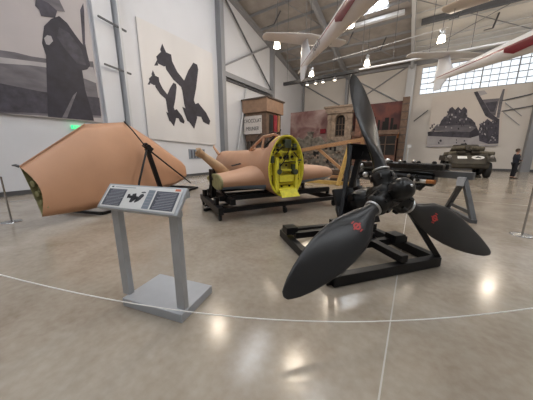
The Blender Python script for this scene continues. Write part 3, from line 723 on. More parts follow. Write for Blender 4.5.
for (s, z, rr) in ((0, .93, .04), (-.14, 1.42, .035), (-.03, 1.42, .032), (.05, 1.42, .032), (.18, 1.44, .035), (0, .60, .03), (-.38, 1.0, .025), (.39, .9, .025), (-.36, .78, .02), (.37, 1.25, .03), (.2, 1.62, .03), (-.22, 1.6, .03), (.02, 1.24, .02), (-.1, .74, .02), (.12, .74, .02)):
    b.lathe(L3(s, -.035 if rr > .038 or z < .62 else .0, z), [(rr, 0), (rr, .03)], ax=fv, n=12)
for (s, z, w_, h_) in ((-.42, 1.35, .05, .14), (-.43, 1.18, .04, .08), (.08, 1.45, .12, .05), (.30, 1.62, .08, .04), (-.3, 1.58, .04, .1)): fbox(b, s, .07, z, w_, .06, h_)
b.build('lightening_holes', 'hole', fu)
b = MB()
for pts in ([(-.20, -.05, 1.20), (-.1, -.1, 1.35), (.05, -.05, 1.6), (.1, 0, 1.75)], [(.24, -.05, 1.2), (.32, -.08, 1.4), (.2, -.03, 1.55)], [(-.3, -.02, 1.5), (-.15, -.08, 1.66), (0, -.02, 1.8)], [(.38, -.03, 1.3), (.1, -.1, 1.33), (-.1, -.03, 1.3)]):
    b.tube([L3(*p) for p in pts], .013, 6)
b.build('pipes', 'oily', fu)
# windscreen framing behind the bulkhead
b = MB()
for s in (-.36, .36):
    b.tube([L3(s, 1.35, 1.60), L3(s * .75, .62, 1.93), L3(s * .8, .2, 1.93)], .035, 8)
    b.tube([L3(s, .55, 1.62), L3(s * .75, .62, 1.93)], .028, 8); b.tube([L3(s * 1.1, .95, 1.62), L3(s * .9, .98, 1.77)], .02, 6)
b.tube([L3(-.27, .62, 1.93), L3(0, .62, 1.99), L3(.27, .62, 1.93)], .03, 8); b.tube([L3(-.36, 1.35, 1.60), L3(0, 1.45, 1.64), L3(.36, 1.35, 1.60)], .03, 8)
b.build('windscreen_frame', 'tan', fu)
# stub wings
def stub(L, side, root, tip, zr, zt, nm):
    rings = []; sidem = None; n = 20
    N = 7
    for i in range(N + 1):
        t = i / N; f0 = root[0] + (tip[0] - root[0]) * t; f1 = root[1] + (tip[1] - root[1]) * t
        hh = (.20 * (1 - t) ** 1.5 + .24); z = zr + (zt - zr) * t; s = side * (.25 + (L - .25) * t)
        if nm == 'round':
            q = math.sqrt(max(0, 1 - max(0, (t - .72) / .28) ** 2)) if t > .72 else 1; q = max(q, .12)
            m_ = (f0 + f1) / 2; f0 = m_ + (f0 - m_) * q; f1 = m_ + (f1 - m_) * q; hh *= q
        ring = []
        for k in range(n):
            a = 2 * PI * k / n; c_ = (1 - math.cos(a)) / 2; x = f0 + (f1 - f0) * c_
            yt = hh * math.sin(a) * (1.15 - .8 * c_) * .95
            ring.append(L3(s, x, z + yt))
        rings.append(ring)
    side_m = [0 if (k < n / 2 or k >= n - 1) else 1 for k in range(n)]
    b = MB(); b.loft(rings, cap=False, side=side_m); b.add(rings[-1], [tuple(range(n))], 1 if nm == 'round' else 2)
    return b.build('stub_wing', ['tan', 'azure', 'olive'], fu), rings[-1]
sw, tipring = stub(1.45, -1, (.10, 2.3), (.30, 1.8), .92, .84, 'cut')
b = MB(); cen = sum(tipring, Vector()) / len(tipring)
b.loft([[p + (-sv) * .0 for p in tipring], [cen + (p - cen) * 1.03 - sv * .04 for p in tipring], [cen + (p - cen) * .9 - sv * .05 for p in tipring]], cap=True)
b.build('end_rib', 'olive', sw)
stub(2.15, 1, (.10, 2.3), (.35, 1.8), .95, .95, 'round')
o = MB().prism([L3(-1.0, 1.0, 1.185), L3(-.75, 1.0, 1.24), L3(-.75, 1.12, 1.25), L3(-1.0, 1.12, 1.19)], (0, 0, .012)).build('gun_hatch', 'hole', fu)
b = MB(); b.tube([L3(-.35, 4.6, 1.45), L3(-.5, 4.8, 1.75), L3(-.45, 4.9, 1.85)], [.06, .04, .01], 8); b.build('tail_stub', 'tan', fu)
# cart
ct = thing('fuselage_cart', O_ + fv * .6, 'long black steel wheeled cart under the fuselage with heavy end beams', 'cart')
G0 = Vector((-3.54, 3.55, 0)); G1 = Vector((-1.81, 6.48, 0)); 
def gg(u, v): return G0 + (G1 - G0) * u + fv * v
def cb(p, q, z, nm, w=.10, h=.12): MB().bar(Vector(p) + Vector((0, 0, z)), Vector(q) + Vector((0, 0, z)), w, h).build(nm, 'black', ct, bevel=.006)
cb(gg(0, -.05), gg(0, 2.0), .24, 'end_beam', .12, .16); cb(gg(.08, -.1), gg(.08, 2.0), .44, 'end_beam', .12, .14); cb(gg(1, -.05), gg(1, 2.0), .24, 'end_beam', .12, .16)
cb(gg(0, .05), gg(1, .05), .24, 'side_rail', .10, .10); cb(gg(0, 1.9), gg(1, 1.9), .24, 'side_rail'); cb(gg(.02, .35), gg(1, .35), .46, 'cradle_rail', .12, .13)
cb(gg(.02, 1.6), gg(1, 1.6), .46, 'cradle_rail')
for u in (.0, 1.0):
    for v in (.35, 1.6): MB().bar(gg(u, v) + Vector((0, 0, .3)), gg(u, v) + Vector((0, 0, .5)), .09, .09).build('cradle_post', 'black', ct)
for u, v in ((.40, .45), (.62, .45), (.40, 1.5), (.62, 1.5)):
    MB().bar(gg(u, v) + Vector((0, 0, .5)), gg(u, v) + Vector((0, 0, .66)), .07, .07).build('cradle_pad', 'black', ct)
MB().bar(gg(.02, 1.0) + Vector((0, 0, .4)), gg(.02, 1.0) + Vector((0, 0, 1.12)), .07, .09).build('end_upright', 'black', ct)
MB().bar(gg(.02, 1.0) + Vector((0, 0, .95)), gg(.06, .2) + Vector((0, 0, .5)), .06, .06).build('end_brace', 'black', ct)
for u, v in ((0, .1), (0, 1.9), (1, .1), (1, 1.9), (.5, .05)):
    p = gg(u, v); b = MB(); b.lathe(p + Vector((0, 0, .08)) - fv * .03, [(.03, -.03), (.08, -.025), (.08, .025), (.03, .03)], ax=tuple(sv), n=16)
    b.bar(p + Vector((0, 0, .1)), p + Vector((0, 0, .19)), .08, .06); b.build('caster', 'blackm', ct)
# tan leg piece standing behind the left stub wing
def onp(px, py, D):
    q = ray(px, py); t = D / (q[0] * -math.sin(YAW) + q[1] * math.cos(YAW)); return Vector((q[0] * t, q[1] * t, H + q[2] * t))
lg = thing('landing_gear_leg', onp(224, 176, 6.9) * Vector((1, 1, 0)) if False else (-5.4, 5.0, 0), 'slender sandy-tan landing gear leg with a forked top, slanting up left of the fuselage', 'aircraft part')
p0, p1, p2, p3 = onp(226, 174, 6.3), onp(213, 163, 6.1), onp(204, 156, 6.0), onp(198, 152, 5.9)
b = MB(); b.tube([p0, (p0 + p1) / 2, p1, p2], [.13, .15, .12, .09], 12); b.build('fairing', 'tan2', lg)
b = MB(); b.tube([p2, p3], [.09, .12], 10); b.tube([p3 + Vector((.0, 0, .02)), onp(201, 149, 5.9)], [.09, .04], 8); b.tube([p3 + Vector((0, 0, -.02)), onp(195.5, 153, 5.9)], [.07, .03], 8); b.build('fork', 'tan2', lg)
b = MB(); q_ = p1 + Vector((.02, 0, -.1)); f_ = Vector((q_.x, q_.y, .03))
b.bar(q_, f_, .06, .06); b.bar(f_ + Vector((-.4, 0, .02)), f_ + Vector((.5, .2, .02)), .08, .06); b.bar(f_ + Vector((0, -.4, .02)), f_ + Vector((0, .5, .02)), .08, .06); b.bar(q_, f_ + Vector((-.35, 0, .05)), .04, .04)
b.build('support_stand', 'black', lg)

# ------------------------------------------------------------------ grey trestle with the aero engine
tr = thing('engine_trestle', (1.0, 7, 0), 'grey steel trestle beam on splayed legs, right behind the propeller', 'trestle')
E1 = Vector((1.22, 7.12, .99)); E0 = Vector((-2.0, 8.45, .99))
MB().bar(E1, E0, .16, .17).build('beam', 'steelT', tr, bevel=.006)
MB().bar((1.05, 7.1, .92), (1.25, 6.55, .03), .10, .09).build('leg', 'steelT', tr, bevel=.004)
MB().bar((1.05, 7.1, .92), (.88, 7.75, .03), .10, .09).build('leg', 'steelT', tr, bevel=.004)
MB().bar((1.25, 6.5, .04), (.86, 7.85, .04), .12, .08).build('foot', 'steelT', tr, bevel=.004)
MB().bar((1.2, 6.65, .2), (.93, 7.6, .2), .05, .08).build('spreader', 'steelT', tr)
MB().box((1.02, 7.1, .86), (.14, .3, .2), rz=-.4).build('gusset', 'steelL', tr)
MB().bar((-1.6, 8.2, .92), (-1.4, 7.6, .03), .10, .09).build('leg', 'steelT', tr); MB().bar((-1.6, 8.35, .92), (-1.8, 8.95, .03), .10, .09).build('leg', 'steelT', tr)
ed = (E0 - E1).normalized(); en = Vector((-ed.y, ed.x, 0))
en = en if en.y < 0 else -en
def ee(a, o_, z): return E1 + ed * a + en * o_ + Vector((0, 0, z - .99))
eng = thing('aero_engine', ee(1.9, 0, 1.0), 'long black inline aircraft engine with pale cylinder fittings, lying across the grey trestle', 'engine')
b = MB()
b.loft([[ee(a, w_ * math.cos(t) * s_, z + h_ * math.sin(t) * s_) for t in [2 * PI * k / 14 for k in range(14)] for s_ in (1,)] for a, w_, z, h_ in ((.75, .13, .84, .13), (.8, .2, .84, .2), (1.6, .24, .84, .22), (2.8, .26, .86, .22), (2.95, .15, .86, .15))])
b.build('crankcase', 'oily', eng)
for sgn in (-.20,.20):
    MB().bar(ee(.55, sgn, 1.17), ee(2.9, sgn, 1.17), .22, .16).build('cylinder_bank', 'oily', eng, bevel=.03)
for k in range(6):
    MB().lathe(ee(.75 + .36 * k, .27, 1.26), [(.05, 0), (.06, .02), (.03, .06)], n=10).build('spark_plug_cap', 'oily', eng)
for a, s_, z, rr in ((1.25, .2, 1.29, .05), (1.6, .25, 1.29, .045), (1.95, .25, 1.30, .07), (2.2, .2, 1.28, .05), (2.75, .3, 1.12, .08), (2.9, .3, .95, .07), (2.55, .35, .85, .09)):
    MB().sphere(ee(a, s_, z), rr, n=10).build('pale_fitting', 'alu' if rr != .05 else 'dirty_alu', eng)
b = MB(); b.tube([ee(1.15, .25, .78), ee(.98, .28, .79), ee(.86, .28, .80)], [.07, .06, .055], 12); b.build('exhaust_sleeve', 'alu', eng)
b = MB(); b.tube([ee(.86, .28, .80), ee(.66, .28, .80)], .055, 12); b.build('exhaust_stub', 'copper', eng)
b = MB(); b.tube([ee(1.2, .2, .66), ee(1.0, .25, .6), ee(.95, .2, .72)], .08, 10); b.build('oil_pump', 'oily', eng)
rnd = random.Random(3)
for k in range(9):
    a = 1.0 + rnd.random() * 1.9; b = MB(); b.lathe(ee(a, .25 + .1 * rnd.random(), .7 + .25 * rnd.random()), [(.03, -.05), (.05, 0), (.05, .04), (.02, .08)], ax=(rnd.uniform(-1, 1), -1, rnd.uniform(-.5, .5)), n=10); b.build('accessory', 'dirty_alu' if k % 3 == 0 else 'oily', eng)

# ------------------------------------------------------------------ diorama at the far end
r = thing('painted_backdrop', (-6, 23.7, 0), 'tall painted backdrop of smoke and a burning red city across the far end', 'mural')
MB().box((-9.9, 23.6, 2.9), (4.4, .12, 5.75)).build('smoke_panel', 'mural_smoke', r); MB().box((-4.3, 23.6, 2.93), (6.8, .12, 5.8)).build('fire_panel', 'mural_fire', r)
b = MB()
x = -5.4
while x < -1.2:
    hgt = 3.1 + rnd.random() * 1.1; w_ = .12 + rnd.random() * .22; b.box((x, 23.52, hgt / 2 + 1), (w_, .02, hgt - 2 + 1)); x += w_ + .05 + rnd.random() * .2
b.build('painted_ruin_silhouettes', 'hole', r)
MB().bar((-5.4, 23.52, 3.0), (-1.3, 23.52, 3.0), .03, .5).build('painted_fire_glow', 'copper', r)
r = thing('timber_pillar', (-1.2, 23.2, 0), 'tall brown timber pillar closing the right side of the diorama', 'pillar')
MB().box((-1.15, 23.2, 3.0), (.5, .5, 6.0)).build('shaft', 'woodm', r); b = MB()
for k in range(9): b.box((-1.15, 22.93, .5 + .62 * k), (.52, .05, .08))
b.build('battens', 'woodd', r)
# stone tower
def arch_wall(x0, x1, y, d, z0, z1, ax0, ax1, az0, az1, n=10):
    b = MB(); xm = (ax0 + ax1) / 2; rr = (ax1 - ax0) / 2
    arc = [(xm + rr * math.cos(PI - PI * k / n), az1 - rr + rr * math.sin(PI * k / n)) for k in range(n + 1)]
    L_ = [(x0, z0), (xm, z0), (xm, az0), (ax0, az0)] + arc[:n // 2 + 1] + [(xm, z1), (x0, z1)]
    Rr = [(x1, z0), (x1, z1), (xm, z1)] + arc[n // 2:] + [(ax1, az0), (xm, az0), (xm, z0)]
    for pg in (L_, Rr): b.prism([(p[0], y, p[1]) for p in pg], (0, d, 0))
    return b
tw = thing('stone_tower', (-6.6, 22.6, 0), 'tan stone tower with a cornice and a dark arched window, in the diorama', 'building')
arch_wall(-7.45, -5.25, 22.4, .5, 0, 5.2, -6.75, -5.85, 3.0, 4.95).build('wall', 'stone', tw)
MB().box((-6.3, 22.75, 3.9), (1.2, .1, 2.4)).build('window_opening', 'hole', tw)
b = MB(); 
for k in range(2): b.box((-6.3 + (k - .5) * .3, 22.6, 3.6), (.05, .05, 2.2))
for z in (3.1, 3.6, 4.1): b.box((-6.3, 22.6, z), (.9, .05, .05))
b.build('window_bars', 'woodm', tw)
b = MB(); b.box((-6.4, 22.5, 5.4), (2.5, .8, .35)); b.box((-6.4, 22.45, 5.65), (2.8, 1.0, .15)); b.box((-6.35, 22.5, 5.15), (2.3, .7, .14)); b.build('cornice', 'stone', tw)
b = MB(); n = 10
for k in range(n + 1):
    a = PI * k / n; b.box((-6.3 + .56 * math.cos(a), 22.36, 4.5 + .56 * math.sin(a)), (.2, .14, .2), rot=Matrix.Rotation(-a, 3, 'Y'))
for k in range(8):
    for x in (-7.3, -5.4): b.box((x, 22.36, 1.6 + k * .45), (.4 if k % 2 else .28, .12, .4))
b.build('quoin_stones', 'stone', tw)
# brick house
bh = thing('brick_facade', (-3.2, 22.3, 0), 'dark red-brown brick facade with a wide timber lintel and black window, right in the diorama', 'building')
MB().box((-3.3, 22.6, 1.6), (3.6, .4, 3.2)).build('wall', 'brick', bh); MB().box((-3.3, 22.36, 3.2), (3.8, .2, .35)).build('lintel', 'woodm', bh)
MB().box((-2.3, 22.38, 2.1), (1.5, .06, 1.6)).build('window_opening', 'hole', bh); b = MB(); b.box((-2.3, 22.32, 2.1), (.06, .06, 1.6)); b.box((-2.3, 22.32, 2.2), (1.5, .06, .06)); b.build('window_bars', 'woodm', bh)
MB().box((-4.6, 22.3, 4.2), (.5, .3, 2.6)).build('chimney_pier', 'brick', bh)
MB().tube([(-3.9, 22.0, 2.55), (-3.4, 21.6, 2.75), (-2.7, 21.4, 2.7)], .06, 8).build('broken_branch', 'wood', bh)
# grey ruined house
gh = thing('ruined_stone_house', (-8.2, 20, 0), 'grey broken stone house front with small black holes, behind the tan timber boom', 'building')
b = MB(); top = [(-9.9, 2.3), (-9.5, 2.9), (-9.0, 2.6), (-8.6, 3.0), (-8.0, 2.75), (-7.4, 2.9), (-6.9, 2.35), (-6.3, 2.6), (-5.6, 2.2), (-5.2, 1.7), (-4.6, 1.9)]
b.prism([(-9.9, 20, 0)] + [(x, 20, z) for x, z in top] + [(-4.6, 20, 0)], (0, .5, 0)); b.build('wall', 'stoneg', gh)
for (x, z, w_, h_) in ((-8.9, 1.2, .25, .4), (-8.3, 1.6, .2, .3), (-7.6, 1.3, .5, .7), (-6.7, 1.9, .2, .35), (-6.3, 1.9, .18, .35), (-5.9, 1.8, .18, .35), (-9.3, 1.9, .2, .3), (-6.4, .8, .5, .4)): MB().box((x, 19.98, z), (w_, .06, h_)).build('wall_hole', 'hole', gh)
b = MB()
for k in range(60):
    x = rnd.uniform(-9.8, -4.7); z = rnd.uniform(.2, 2.2); b.box((x, 19.97, z), (rnd.uniform(.12, .35), .12, rnd.uniform(.08, .2)), rot=Euler((0, rnd.uniform(-.2, .2), 0)).to_matrix())
b.build('facing_stones', 'stone', gh)
# rubble pile
b = MB()
for k in range(260):
    x = rnd.uniform(-9.5, -2.2); y = rnd.uniform(17.2, 19.6); s = rnd.uniform(.10, .32); z = max(0, rnd.uniform(0, .35) * (y - 17.0) / 2.6)
    b.box((x, y, z + s * .4), (s, s * rnd.uniform(.6, 1.2), s * rnd.uniform(.5, 1)), rot=Euler((rnd.uniform(-.6, .6), rnd.uniform(-.6, .6), rnd.uniform(0, 3))).to_matrix(), mi=k % 3)
o = b.build('rubble', ['stoneg', 'stone', 'woodd']); tag(o, 'heap of grey and tan rubble stones in front of the ruined house', 'rubble'); o['kind'] = 'stuff'
# broken timbers among the rubble, each its own
proto = None
for k in range(12):
    if proto is None:
        proto = MB().bar((-.9, 0, 0), (.9, 0, 0), .09, .07).build('broken_timber', 'woodd'); q = proto
    else: q = proto.copy(); COL.objects.link(q)
    tag(q, 'dark broken timber sticking out of the rubble heap before the diorama', 'timber', 'broken timbers in the rubble')
    q.location = (rnd.uniform(-9, -3), rnd.uniform(17.3, 18.8), rnd.uniform(.3, .5)); q.rotation_euler = (0, rnd.uniform(-.9, .9), rnd.uniform(0, 3))
# fallen red roof fragment (small bright red shape on the wall)
o = MB().box((-8.3, 23.49, 3.65), (.6, .1, .45)).build('red_banner', 'redcl'); tag(o, 'small faded red cloth hanging in the diorama, left of the stone tower', 'banner')
o = MB().box((-9.3, 22.6, 1.7), (.45, .4, 3.4)).box((-9.3, 22.6, 3.5), (.6, .5, .15)).build('broken_chimney', 'stoneg'); tag(o, 'broken grey chimney stack in front of the smoky backdrop', 'chimney')
# chocolate shop
cs = thing('corner_shop', (-10.5, 16, 0), 'wooden corner shop with white chocolate sign and brown parapet roof, far left of diorama', 'building')
X0, X1, Y0, Y1 = -11.75, -9.75, 15.0, 17.2
MB().box(((X0 + X1) / 2, (Y0 + Y1) / 2, 3.45), (X1 - X0, Y1 - Y0, 2.1)).build('upper_wall', 'woodm', cs)
b = MB()
for k in range(7):
    x = X0 + .1 + k * (X1 - X0 - .2) / 6; b.box((x, Y0 + .1, 1.2), (.12, .12, 2.4))
for k in range(4): b.box((X1 - .1, Y0 + .2 + k * .6, 1.2), (.12, .12, 2.4))
b.box(((X0 + X1) / 2, Y0 + .6, 1.2), (X1 - X0 - .1, .1, 2.4)); b.build('lower_boarding', 'woodd', cs)
MB().box(((X0 + X1) / 2 - .02, (Y0 + Y1) / 2, 5.0), (X1 - X0 + .35, Y1 - Y0 + .3, .95)).build('parapet_roof', 'woodm2', cs, bevel=.02)
MB().box(((X0 + X1) / 2, (Y0 + Y1) / 2, 5.52), (X1 - X0 + .5, Y1 - Y0 + .45, .10)).build('roof_cap', 'woodd', cs)
MB().box((X1 + .02, 15.65, 3.5), (.06, .5, 1.7)).build('door_opening', 'hole', cs)
MB().box((X1 + .04, 16.25, 3.5), (.06, .5, 1.8)).build('red_curtain', 'redcl', cs)
MB().box((X1 + .05, 16.75, 3.5), (.08, .15, 1.9)).build('door_post', 'wood', cs)
sg = MB().box((-11.0, Y0 - .06, 3.62), (1.7, .06, 1.35)).build('shop_sign', 'signw', cs)
text('lettering', 'CHOCOLAT', .40, 'ink', frame((-11.0, Y0 - .10, 3.92), (1, 0, 0), (0, 0, 1), (0, -1, 0)), sg, ext=.005, sx=.76)
text('lettering', 'MEUNIER', .40, 'ink', frame((-11.0, Y0 - .10, 3.34), (1, 0, 0), (0, 0, 1), (0, -1, 0)), sg, ext=.005, sx=.76)
# wrecked metalwork beside the shop
wk = thing('wrecked_gun_carriage', (-8.9, 14.6, 0), 'tangle of dark wrecked wheels and rails beside the corner shop', 'wreckage')
for (cx_, cz_, rr, cy) in ((-9.9, 2.35, .55, 14.6), (-9.0, 2.5, .5, 14.8), (-9.2, 1.7, .5, 14.4)):
    b = MB(); ps = [(cx_ + rr * math.cos(2 * PI * k / 20), cy + .1 * math.sin(k), cz_ + rr * math.sin(2 * PI * k / 20)) for k in range(21)]
    b.tube(ps, .045, 6)
    for k in range(5): a = 2 * PI * k / 5; b.tube([(cx_, cy, cz_), (cx_ + rr * math.cos(a), cy, cz_ + rr * math.sin(a))], .03, 6)
    b.build('wheel', 'woodd', wk)
b = MB()
for k in range(14):
    p = Vector((rnd.uniform(-10.6, -8.3), rnd.uniform(14.3, 14.9), rnd.uniform(.6, 2.6))); q = p + Vector((rnd.uniform(-.9, .9), rnd.uniform(-.1, .1), rnd.uniform(-.8, .6))); b.tube([p, q], .035, 6)
b.box((-9.4, 14.7, .9), (1.8, .5, 1.8)); b.build('twisted_rails', 'woodd', wk)
b = MB(); b.tube([(-9.4, 14.3, 2.0), (-8.2, 14.2, 2.9)], [.07, .05], 8); b.tube([(-8.6, 14.4, 1.6), (-8.25, 14.3, 2.75), (-8.1, 14.3, 3.1)], .04, 6); b.build('gun_barrel', 'oily', wk)
# timber boom
tb = thing('timber_hoist', (-3, 11, 0), 'rough orange timber hoist boom with diagonal brace, slanting behind the fuselage', 'hoist')
MB().bar((-6.6, 10.9, 1.38), (-1.80, 11, 2.13), .16, .17).build('boom', 'wood', tb, bevel=.01)
MB().bar((-4.2, 11, 1.80), (-2.85, 11, .72), .12, .13).build('brace', 'wood', tb, bevel=.01)
MB().bar((-2.05, 11, 2.0), (-2.0, 11, 1.7), .14, .14).build('boom_end_block', 'wood', tb)
MB().bar((-2.55, 10.9, 1.95), (-2.9, 10.6, .0), .16, .14).build('post', 'woody', tb)
MB().bar((-6.5, 11, 1.4), (-6.5, 11, 0), .16, .16).build('post', 'wood', tb)
MB().bar((-6.8, 11, .08), (-2.3, 11, .08), .2, .16).build('sill', 'woody', tb)
MB().bar((-4.4, 10.9, .62), (-2.7, 10.9, .66), .1, .12).build('side_rail', 'woodm', tb)
MB().bar((-4.0, 10.9, .38), (-2.75, 10.9, .40), .1, .12).build('side_rail', 'wood', tb)
# dark field crates behind the fuselage
for (x, y, sx, sz, lb) in ((-4.6, 12.2, .8, .75, 'dark timber crate behind the rounded stub wing, left of the orange hoist brace'), (-3.3, 12.4, .9, .6, 'dark timber crate beside the yellow hoist post')):
    r = thing('field_crate', (x, y, 0), lb, 'crate'); MB().box((x, y, sz / 2), (sx, .6, sz)).build('crate_body', 'woodd', r, bevel=.01)
    b = MB(); b.box((x, y - .31, sz * .3), (sx, .03, .08)); b.box((x, y - .31, sz * .75), (sx, .03, .08)); b.build('battens', 'woodm', r)

# ------------------------------------------------------------------ armoured car
ac = thing('armoured_car', (3, 19.5, 0), 'olive-brown six-wheeled armoured car with white front markings, below the far wall print', 'armoured car')
ax_ = 2.78; ay = 18.5
def A(x, y, z): return (ax_ + x, ay + y, z)
b = MB()
pf = [(0.0, .55), (-.15, .85), (.10, 1.12), (.75, 1.48), (4.2, 1.50), (4.6, .9), (4.3, .5)]
for s in (1,):
    b.prism([A(-.95, y, z) for y, z in pf], (1.9, 0, 0))
b.build('hull', 'oliv_arm', ac, bevel=.02)
for s in (-1, 1):
    b = MB(); b.prism([A(s * .80, y, z) for y, z in ((-.25, .98), (-.15, 1.12), (.3, 1.30), (4.2, 1.30), (4.4, .95), (4.3, .9), (1.2, .98), (1.0, 1.0))], (s * .38, 0, 0)); b.build('fender', 'oliv_arm', ac, bevel=.02)
    for y in (.45, 2.5, 3.55):
        b = MB(); b.lathe(A(s * .98 - .14, y, .47), [(.25, 0), (.44, .02), (.47, .06), (.47, .24), (.44, .28), (.25, .28)], ax=(1, 0, 0), n=24); wq = b.build('wheel', 'blackm', ac)
        MB().lathe(A(s * .98 - .16, y, .47), [(.05, 0), (.2, .02), (.22, .28), (.05, .32)], ax=(1, 0, 0), n=16).build('wheel_rim', 'oliv_arm', wq)
    b = MB(); b.lathe(A(s * .98, -.1, 1.26), [(.06, 0), (.10, -.03), (.11, -.09), (.07, -.1)], ax=(0, 1, 0), n=14); b.build('headlight', 'dirty_alu', ac)
    b = MB(); b.tube([A(s * 1.05, .05, 1.12), A(s * 1.08, .02, 1.55)], .02, 6); b.build('marker_rod', 'oliv_arm', ac)
b = MB(); b.lathe(A(0, 2.1, 1.45), [(.78, 0), (.80, .12), (.66, .56), (.62, .58), (.60, .4)], n=24); tu = b.build('turret', 'oliv_arm', ac)
MB().tube([A(0, 1.5, 1.66), A(0, .9, 1.68), A(0, .2, 1.70)], [.12, .05, .045], 12).build('gun_barrel', 'oliv_arm', tu)
MB().box(A(0, 1.42, 1.66), (.5, .2, .34)).build('gun_mantlet', 'oliv_arm', tu, bevel=.04)
b = MB(); b.tube([A(-.75, 1.5, 1.78), A(-.1, 1.3, 1.83)], .13, 10); b.build('canvas_roll', 'net', ac)
b = MB(); b.tube([A(.15, 1.2, 1.78), A(.82, 1.4, 1.74)], .16, 10); b.build('canvas_roll', 'net', ac)
b = MB(); b.tube([A(.55, .8, 1.5), A(1.25, .9, 1.42)], .13, 10); b.build('canvas_roll', 'net', ac)
b = MB(); b.tube([A(-1.2, .7, 1.42), A(-.6, .7, 1.5)], .12, 10); b.build('canvas_roll', 'net', ac)
b = MB(); b.box(A(-.32, .62, 1.52), (.42, .3, .12)); b.box(A(.34, .62, 1.52), (.42, .3, .12)); b.build('driver_hatch', 'oliv_arm', ac, bevel=.02)
b = MB(); b.box(A(-.1, 2.1, 2.0), (.3, .3, .22)); b.tube([A(-.1, 2.0, 2.05), A(-.1, 1.5, 2.12)], .03, 8); b.build('machine_gun', 'blackm', ac)
sn = Vector((0, -.42, .9)).normalized()
def mk(x, t, w_, h_, nm, rnd_=False):      # marking lying on the sloped nose plate
    c_ = Vector(A(x, .10 + .65 * t, 1.12 + .36 * t)) + Vector((0, -.485, .875)) * .012
    u = Vector((1, 0, 0)); v = Vector((0, .875, .485))
    if rnd_:
        pts = [c_ + u * (w_ / 2 * math.cos(2 * PI * k / 18)) + v * (h_ / 2 * math.sin(2 * PI * k / 18)) for k in range(18)]
    else: pts = [c_ - u * w_ / 2 - v * h_ / 2, c_ + u * w_ / 2 - v * h_ / 2, c_ + u * w_ / 2 + v * h_ / 2, c_ - u * w_ / 2 + v * h_ / 2]
    return MB().prism(pts, Vector((0, -.485, .875)) * .006).build(nm, 'paper', ac)
tag(mk(-.30, .25, .46, .30, 'painted_number_plate'), 'white painted number block'); tag(mk(.44, .25, .60, .40, 'painted_roundel', True), 'white painted star badge')
b = MB()
c_ = Vector(A(.44, .10 + .65 * .25, 1.12 + .36 * .25)) + Vector((0, -.485, .875)) * .02
pts = []
for k in range(10):
    rr = .15 if k % 2 == 0 else .06; a = PI / 2 + PI * k / 5; pts.append(c_ + Vector((1, 0, 0)) * rr * 1.6 * math.cos(a) + Vector((0, .875, .485)) * rr * math.sin(a))
b.prism(pts, Vector((0, -.485, .875)) * .004); b.build('painted_star', 'oliv_arm', ac)
b = MB()
for k in range(4): b.box(A(-.45 + .10 * k, .255, 1.205), (.05, .14, .03), rot=Matrix.Rotation(.5, 3, 'X'))
b.build('painted_digits', 'oliv_arm', ac)
MB().bar(A(-.9, -.1, .72), A(.9, -.1, .72), .08, .16).build('bumper', 'oliv_arm', ac)

# ------------------------------------------------------------------ visitor
def skinned(name, verts, edges, radii, m, parent=None, sub=2, root=0):
    me = bpy.data.meshes.new(name); vs = [Vector(v) for v in verts]
    me.from_pydata([tuple(v) for v in vs], edges, []); me.materials.append(M[m])
    o = bpy.data.objects.new(name, me); COL.objects.link(o)
    sk = o.modifiers.new('skin', 'SKIN'); sk.use_smooth_shade = True
    me.skin_vertices.new() if not me.skin_vertices else None
    for i, rd in enumerate(radii): me.skin_vertices[0].data[i].radius = rd if isinstance(rd, tuple) else (rd, rd)
    me.skin_vertices[0].data[root].use_root = True
    sb = o.modifiers.new('sub', 'SUBSURF'); sb.levels = sub; sb.render_levels = sub
    if parent: o.parent = parent
    return o
# local frame: faces -y, standing 1.74 m, head turned to its right
bv = [(0, 0, .95), (0, .0, 1.15), (0, .01, 1.36), (0, 0, 1.46), (0, -.01, 1.53),
      (.17, .0, 1.40), (.22, .03, 1.13), (.10, -.15, 1.05), (.03, -.20, 1.08),
      (-.17, .0, 1.40), (-.23, .03, 1.13), (-.12, -.14, 1.03), (-.05, -.20, 1.06),
      (.09, 0, .90), (.11, -.02, .50), (.12, .02, .09), (.13, -.12, .04),
      (-.09, 0, .90), (-.10, -.01, .50), (-.10, .02, .09), (-.11, -.12, .04)]
be = [(0, 1), (1, 2), (2, 3), (3, 4), (2, 5), (5, 6), (6, 7), (7, 8), (2, 9), (9, 10), (10, 11), (11, 12), (0, 13), (13, 14), (14, 15), (15, 16), (0, 17), (17, 18), (18, 19), (19, 20)]
br = [(.15, .10), (.14, .10), (.15, .10), .055, .055, .055, .042, .032, .028, .055, .042, .032, .028, .085, .058, .040, .035, .085, .058, .040, .035]
pe = skinned('person', bv, be, br, 'skin'); tag(pe, 'standing visitor in a dark navy jacket and black trousers, beside the leaning far wall column', 'person')
pe.location = (5.0, 19.27, 0); pe.rotation_euler = (0, 0, 1.75)
def pchild(mb, nm, m, smooth=True):
    me = bpy.data.meshes.new(nm); me.from_pydata([tuple(v) for v in mb.v], [], mb.f); me.materials.append(M[m])
    for p, s_ in zip(me.polygons, mb.sm): p.use_smooth = s_
    o = bpy.data.objects.new(nm, me); COL.objects.link(o); o.parent = pe; return o
b = MB()
hr = [(.030, 1.50, .0), (.055, 1.515, -.005), (.068, 1.54, -.01), (.076, 1.58, -.008), (.080, 1.63, 0), (.078, 1.68, .005), (.062, 1.715, .008), (.03, 1.735, .01), (.004, 1.74, .01)]
b.loft([[Vector((r_ * .9 * math.cos(2 * PI * k / 16), y_ + r_ * 1.18 * math.sin(2 * PI * k / 16), z_)) for k in range(16)] for r_, z_, y_ in hr])
b.add([(-.012, -.09, 1.60), (.012, -.09, 1.60), (0, -.118, 1.585), (0, -.085, 1.635)], [(0, 1, 2), (1, 3, 2), (0, 2, 3)], 0, True)
for s in (-1, 1): b.sphere((s * .075, .005, 1.605), .022, (.4, .8, 1.3), 8)
pchild(b, 'head', 'skin')
b = MB()
